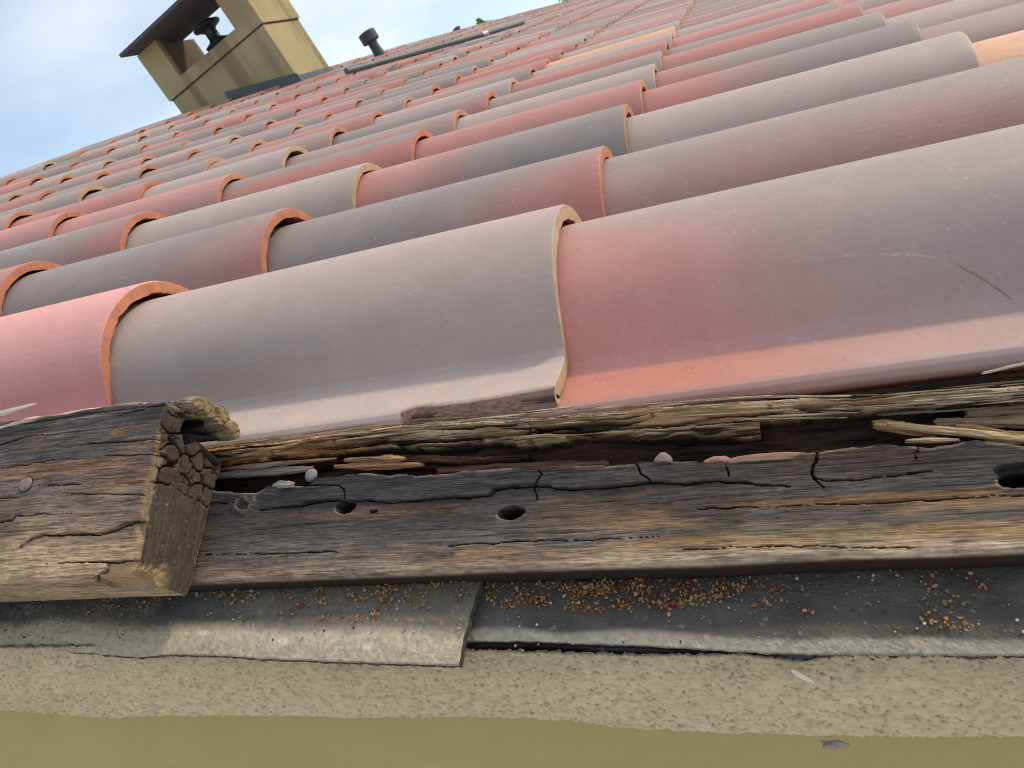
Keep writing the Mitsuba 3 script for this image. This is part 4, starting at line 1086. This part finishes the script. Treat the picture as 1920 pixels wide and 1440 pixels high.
base, tip = roof_w((-1.903, 5.318, .125)), roof_w((-1.884, 5.216, .325))
ax = np.array([0, 0, 1.0])
vp = add('vent_pipe', None, 'short dark vent pipe with a square cap near the ridge', 'vent pipe')
b0 = base.copy(); t0 = b0 + ax * .21
scene[vp + '__pipe'] = mikit.ply(trimesh.creation.cone and trimesh.creation.revolve([[.0, -.05], [.055, -.05], [.045, .03], [.036, .12], [.036, .175], [0, .175]], sections=20, transform=trimesh.transformations.translation_matrix(b0)), 'dark_plastic', smooth=40)
capm = trimesh.creation.revolve([[0, .165], [.062, .165], [.066, .170], [.066, .232], [.060, .240], [0, .240]], sections=20, transform=trimesh.transformations.translation_matrix(b0))
scene[vp + '__cap'] = mikit.ply(capm, 'dark_plastic', smooth=30)
p0, p1, p2 = (roof_w(q) for q in ((-1.203, 3.115, .158), (-.858, 4.327, .150), (-.724, 4.842, .152)))
lp = add('roof_pipe', None, 'long thin dark pipe lying across the tiles right of the chimney', 'pipe')
scene[lp + '__pipe'] = mikit.ply(tube(p0, p1, .0145), 'pipe_metal', smooth=40)
scene[lp + '__joint'] = mikit.ply(tube(p1 - (p1 - p0) * .008, p1 + (p1 - p0) * .04, .0165), 'pipe_joint', smooth=40)
scene[lp + '__pipe_001'] = mikit.ply(tube(p1 + (p1 - p0) * .012, p2, .0135), 'pipe_metal', smooth=40)
b0 = roof_w((-2.6, 9.6, .20))
vp2 = add('roof_vent', None, 'small grey roof vent far along the ridge', 'roof vent')
scene[vp2 + '__base'] = mikit.ply(trimesh.creation.revolve([[0, -.1], [.04, -.1], [.035, .03], [0, .03]], sections=16, transform=trimesh.transformations.translation_matrix(b0)), 'lead_grey', smooth=40)
scene[vp2 + '__cap'] = mikit.ply(trimesh.creation.revolve([[0, .02], [.055, .025], [.05, .045], [0, .06]], sections=16, transform=trimesh.transformations.translation_matrix(b0)), 'lead_grey', smooth=40)


# ------------------------------------------------------------------ trees beyond the ridge, only their tips show
def tree(px_dir, dist, rise, seed, label, rad=1.7):
    d = ROOF[:3, :3] @ (R_CAM.T @ np.array([(px_dir[0] - 960) / FOCAL, (px_dir[1] - 720) / FOCAL, 1.0]))
    tip = EYE + d * dist
    r_ = np.random.default_rng(seed)
    k = add('tree', None, label, 'tree')
    base = np.array([tip[0], tip[1], GROUND_Z])
    H = tip[2] - GROUND_Z
    tz = np.linspace(0, 1, 12)
    a_ = np.linspace(0, 2 * math.pi, 10, endpoint=False)
    Tz, Aa = np.meshgrid(tz, a_, indexing='ij')
    rr = .16 * (1 - Tz) ** .8 + .01
    bend = .25 * np.sin(Tz * 3 + seed)
    scene[k + '__trunk'] = mikit.ply((np.stack([base[0] + bend - bend[-1] + rr * np.cos(Aa), base[1] + rr * np.sin(Aa), base[2] + Tz * (H - .12)], -1).reshape(-1, 3), tri(grid_faces(12, 10, False, True))), 'bark', smooth=True)
    n = 4200
    hgt = r_.random(n) ** .6
    wid = rad * np.sin(math.pi * np.clip(.08 + .9 * (1 - hgt), 0, 1)) ** .8 * (1 - .25 * hgt) + .03
    wid *= sst(1.0, .93, hgt) * .95 + .05
    ang = r_.random(n) * 2 * math.pi
    q = np.sqrt(r_.random(n))
    pos = np.stack([tip[0] + wid * q * np.cos(ang), tip[1] + wid * q * np.sin(ang), tip[2] - .02 - (1 - hgt) * H * .62], 1)
    keep = n3(pos[:, 0] * 1.6, pos[:, 1] * 1.6, pos[:, 2] * 1.6, seed) > .42
    keep |= hgt > .97
    pos = pos[keep]; n = len(pos)
    d1 = r_.normal(size=(n, 3)); d1 /= np.linalg.norm(d1, axis=1, keepdims=True)
    d2 = np.cross(d1, r_.normal(size=(n, 3))); d2 /= np.linalg.norm(d2, axis=1, keepdims=True)
    sz = .05 + .05 * r_.random((n, 1))
    V = np.stack([pos - d1 * sz, pos + d2 * sz * .5, pos + d1 * sz, pos - d2 * sz * .5], 1).reshape(-1, 3)
    F = (np.arange(n)[:, None] * 4 + np.array([0, 1, 2, 3]))
    c = np.repeat(lerp((.16, .28, .05), (.34, .50, .11), r_.random(n)), 4, 0)
    scene[k + '__crown'] = Mesh().add(V, F, None, c).shape('leaf')


tree((1052, -14), 26.0, 0, 31, 'bushy green treetop at the far right end of the skyline')
tree((896, 36), 24.0, 0, 32, 'small bright green treetop tip peeking over the ridge', .9)
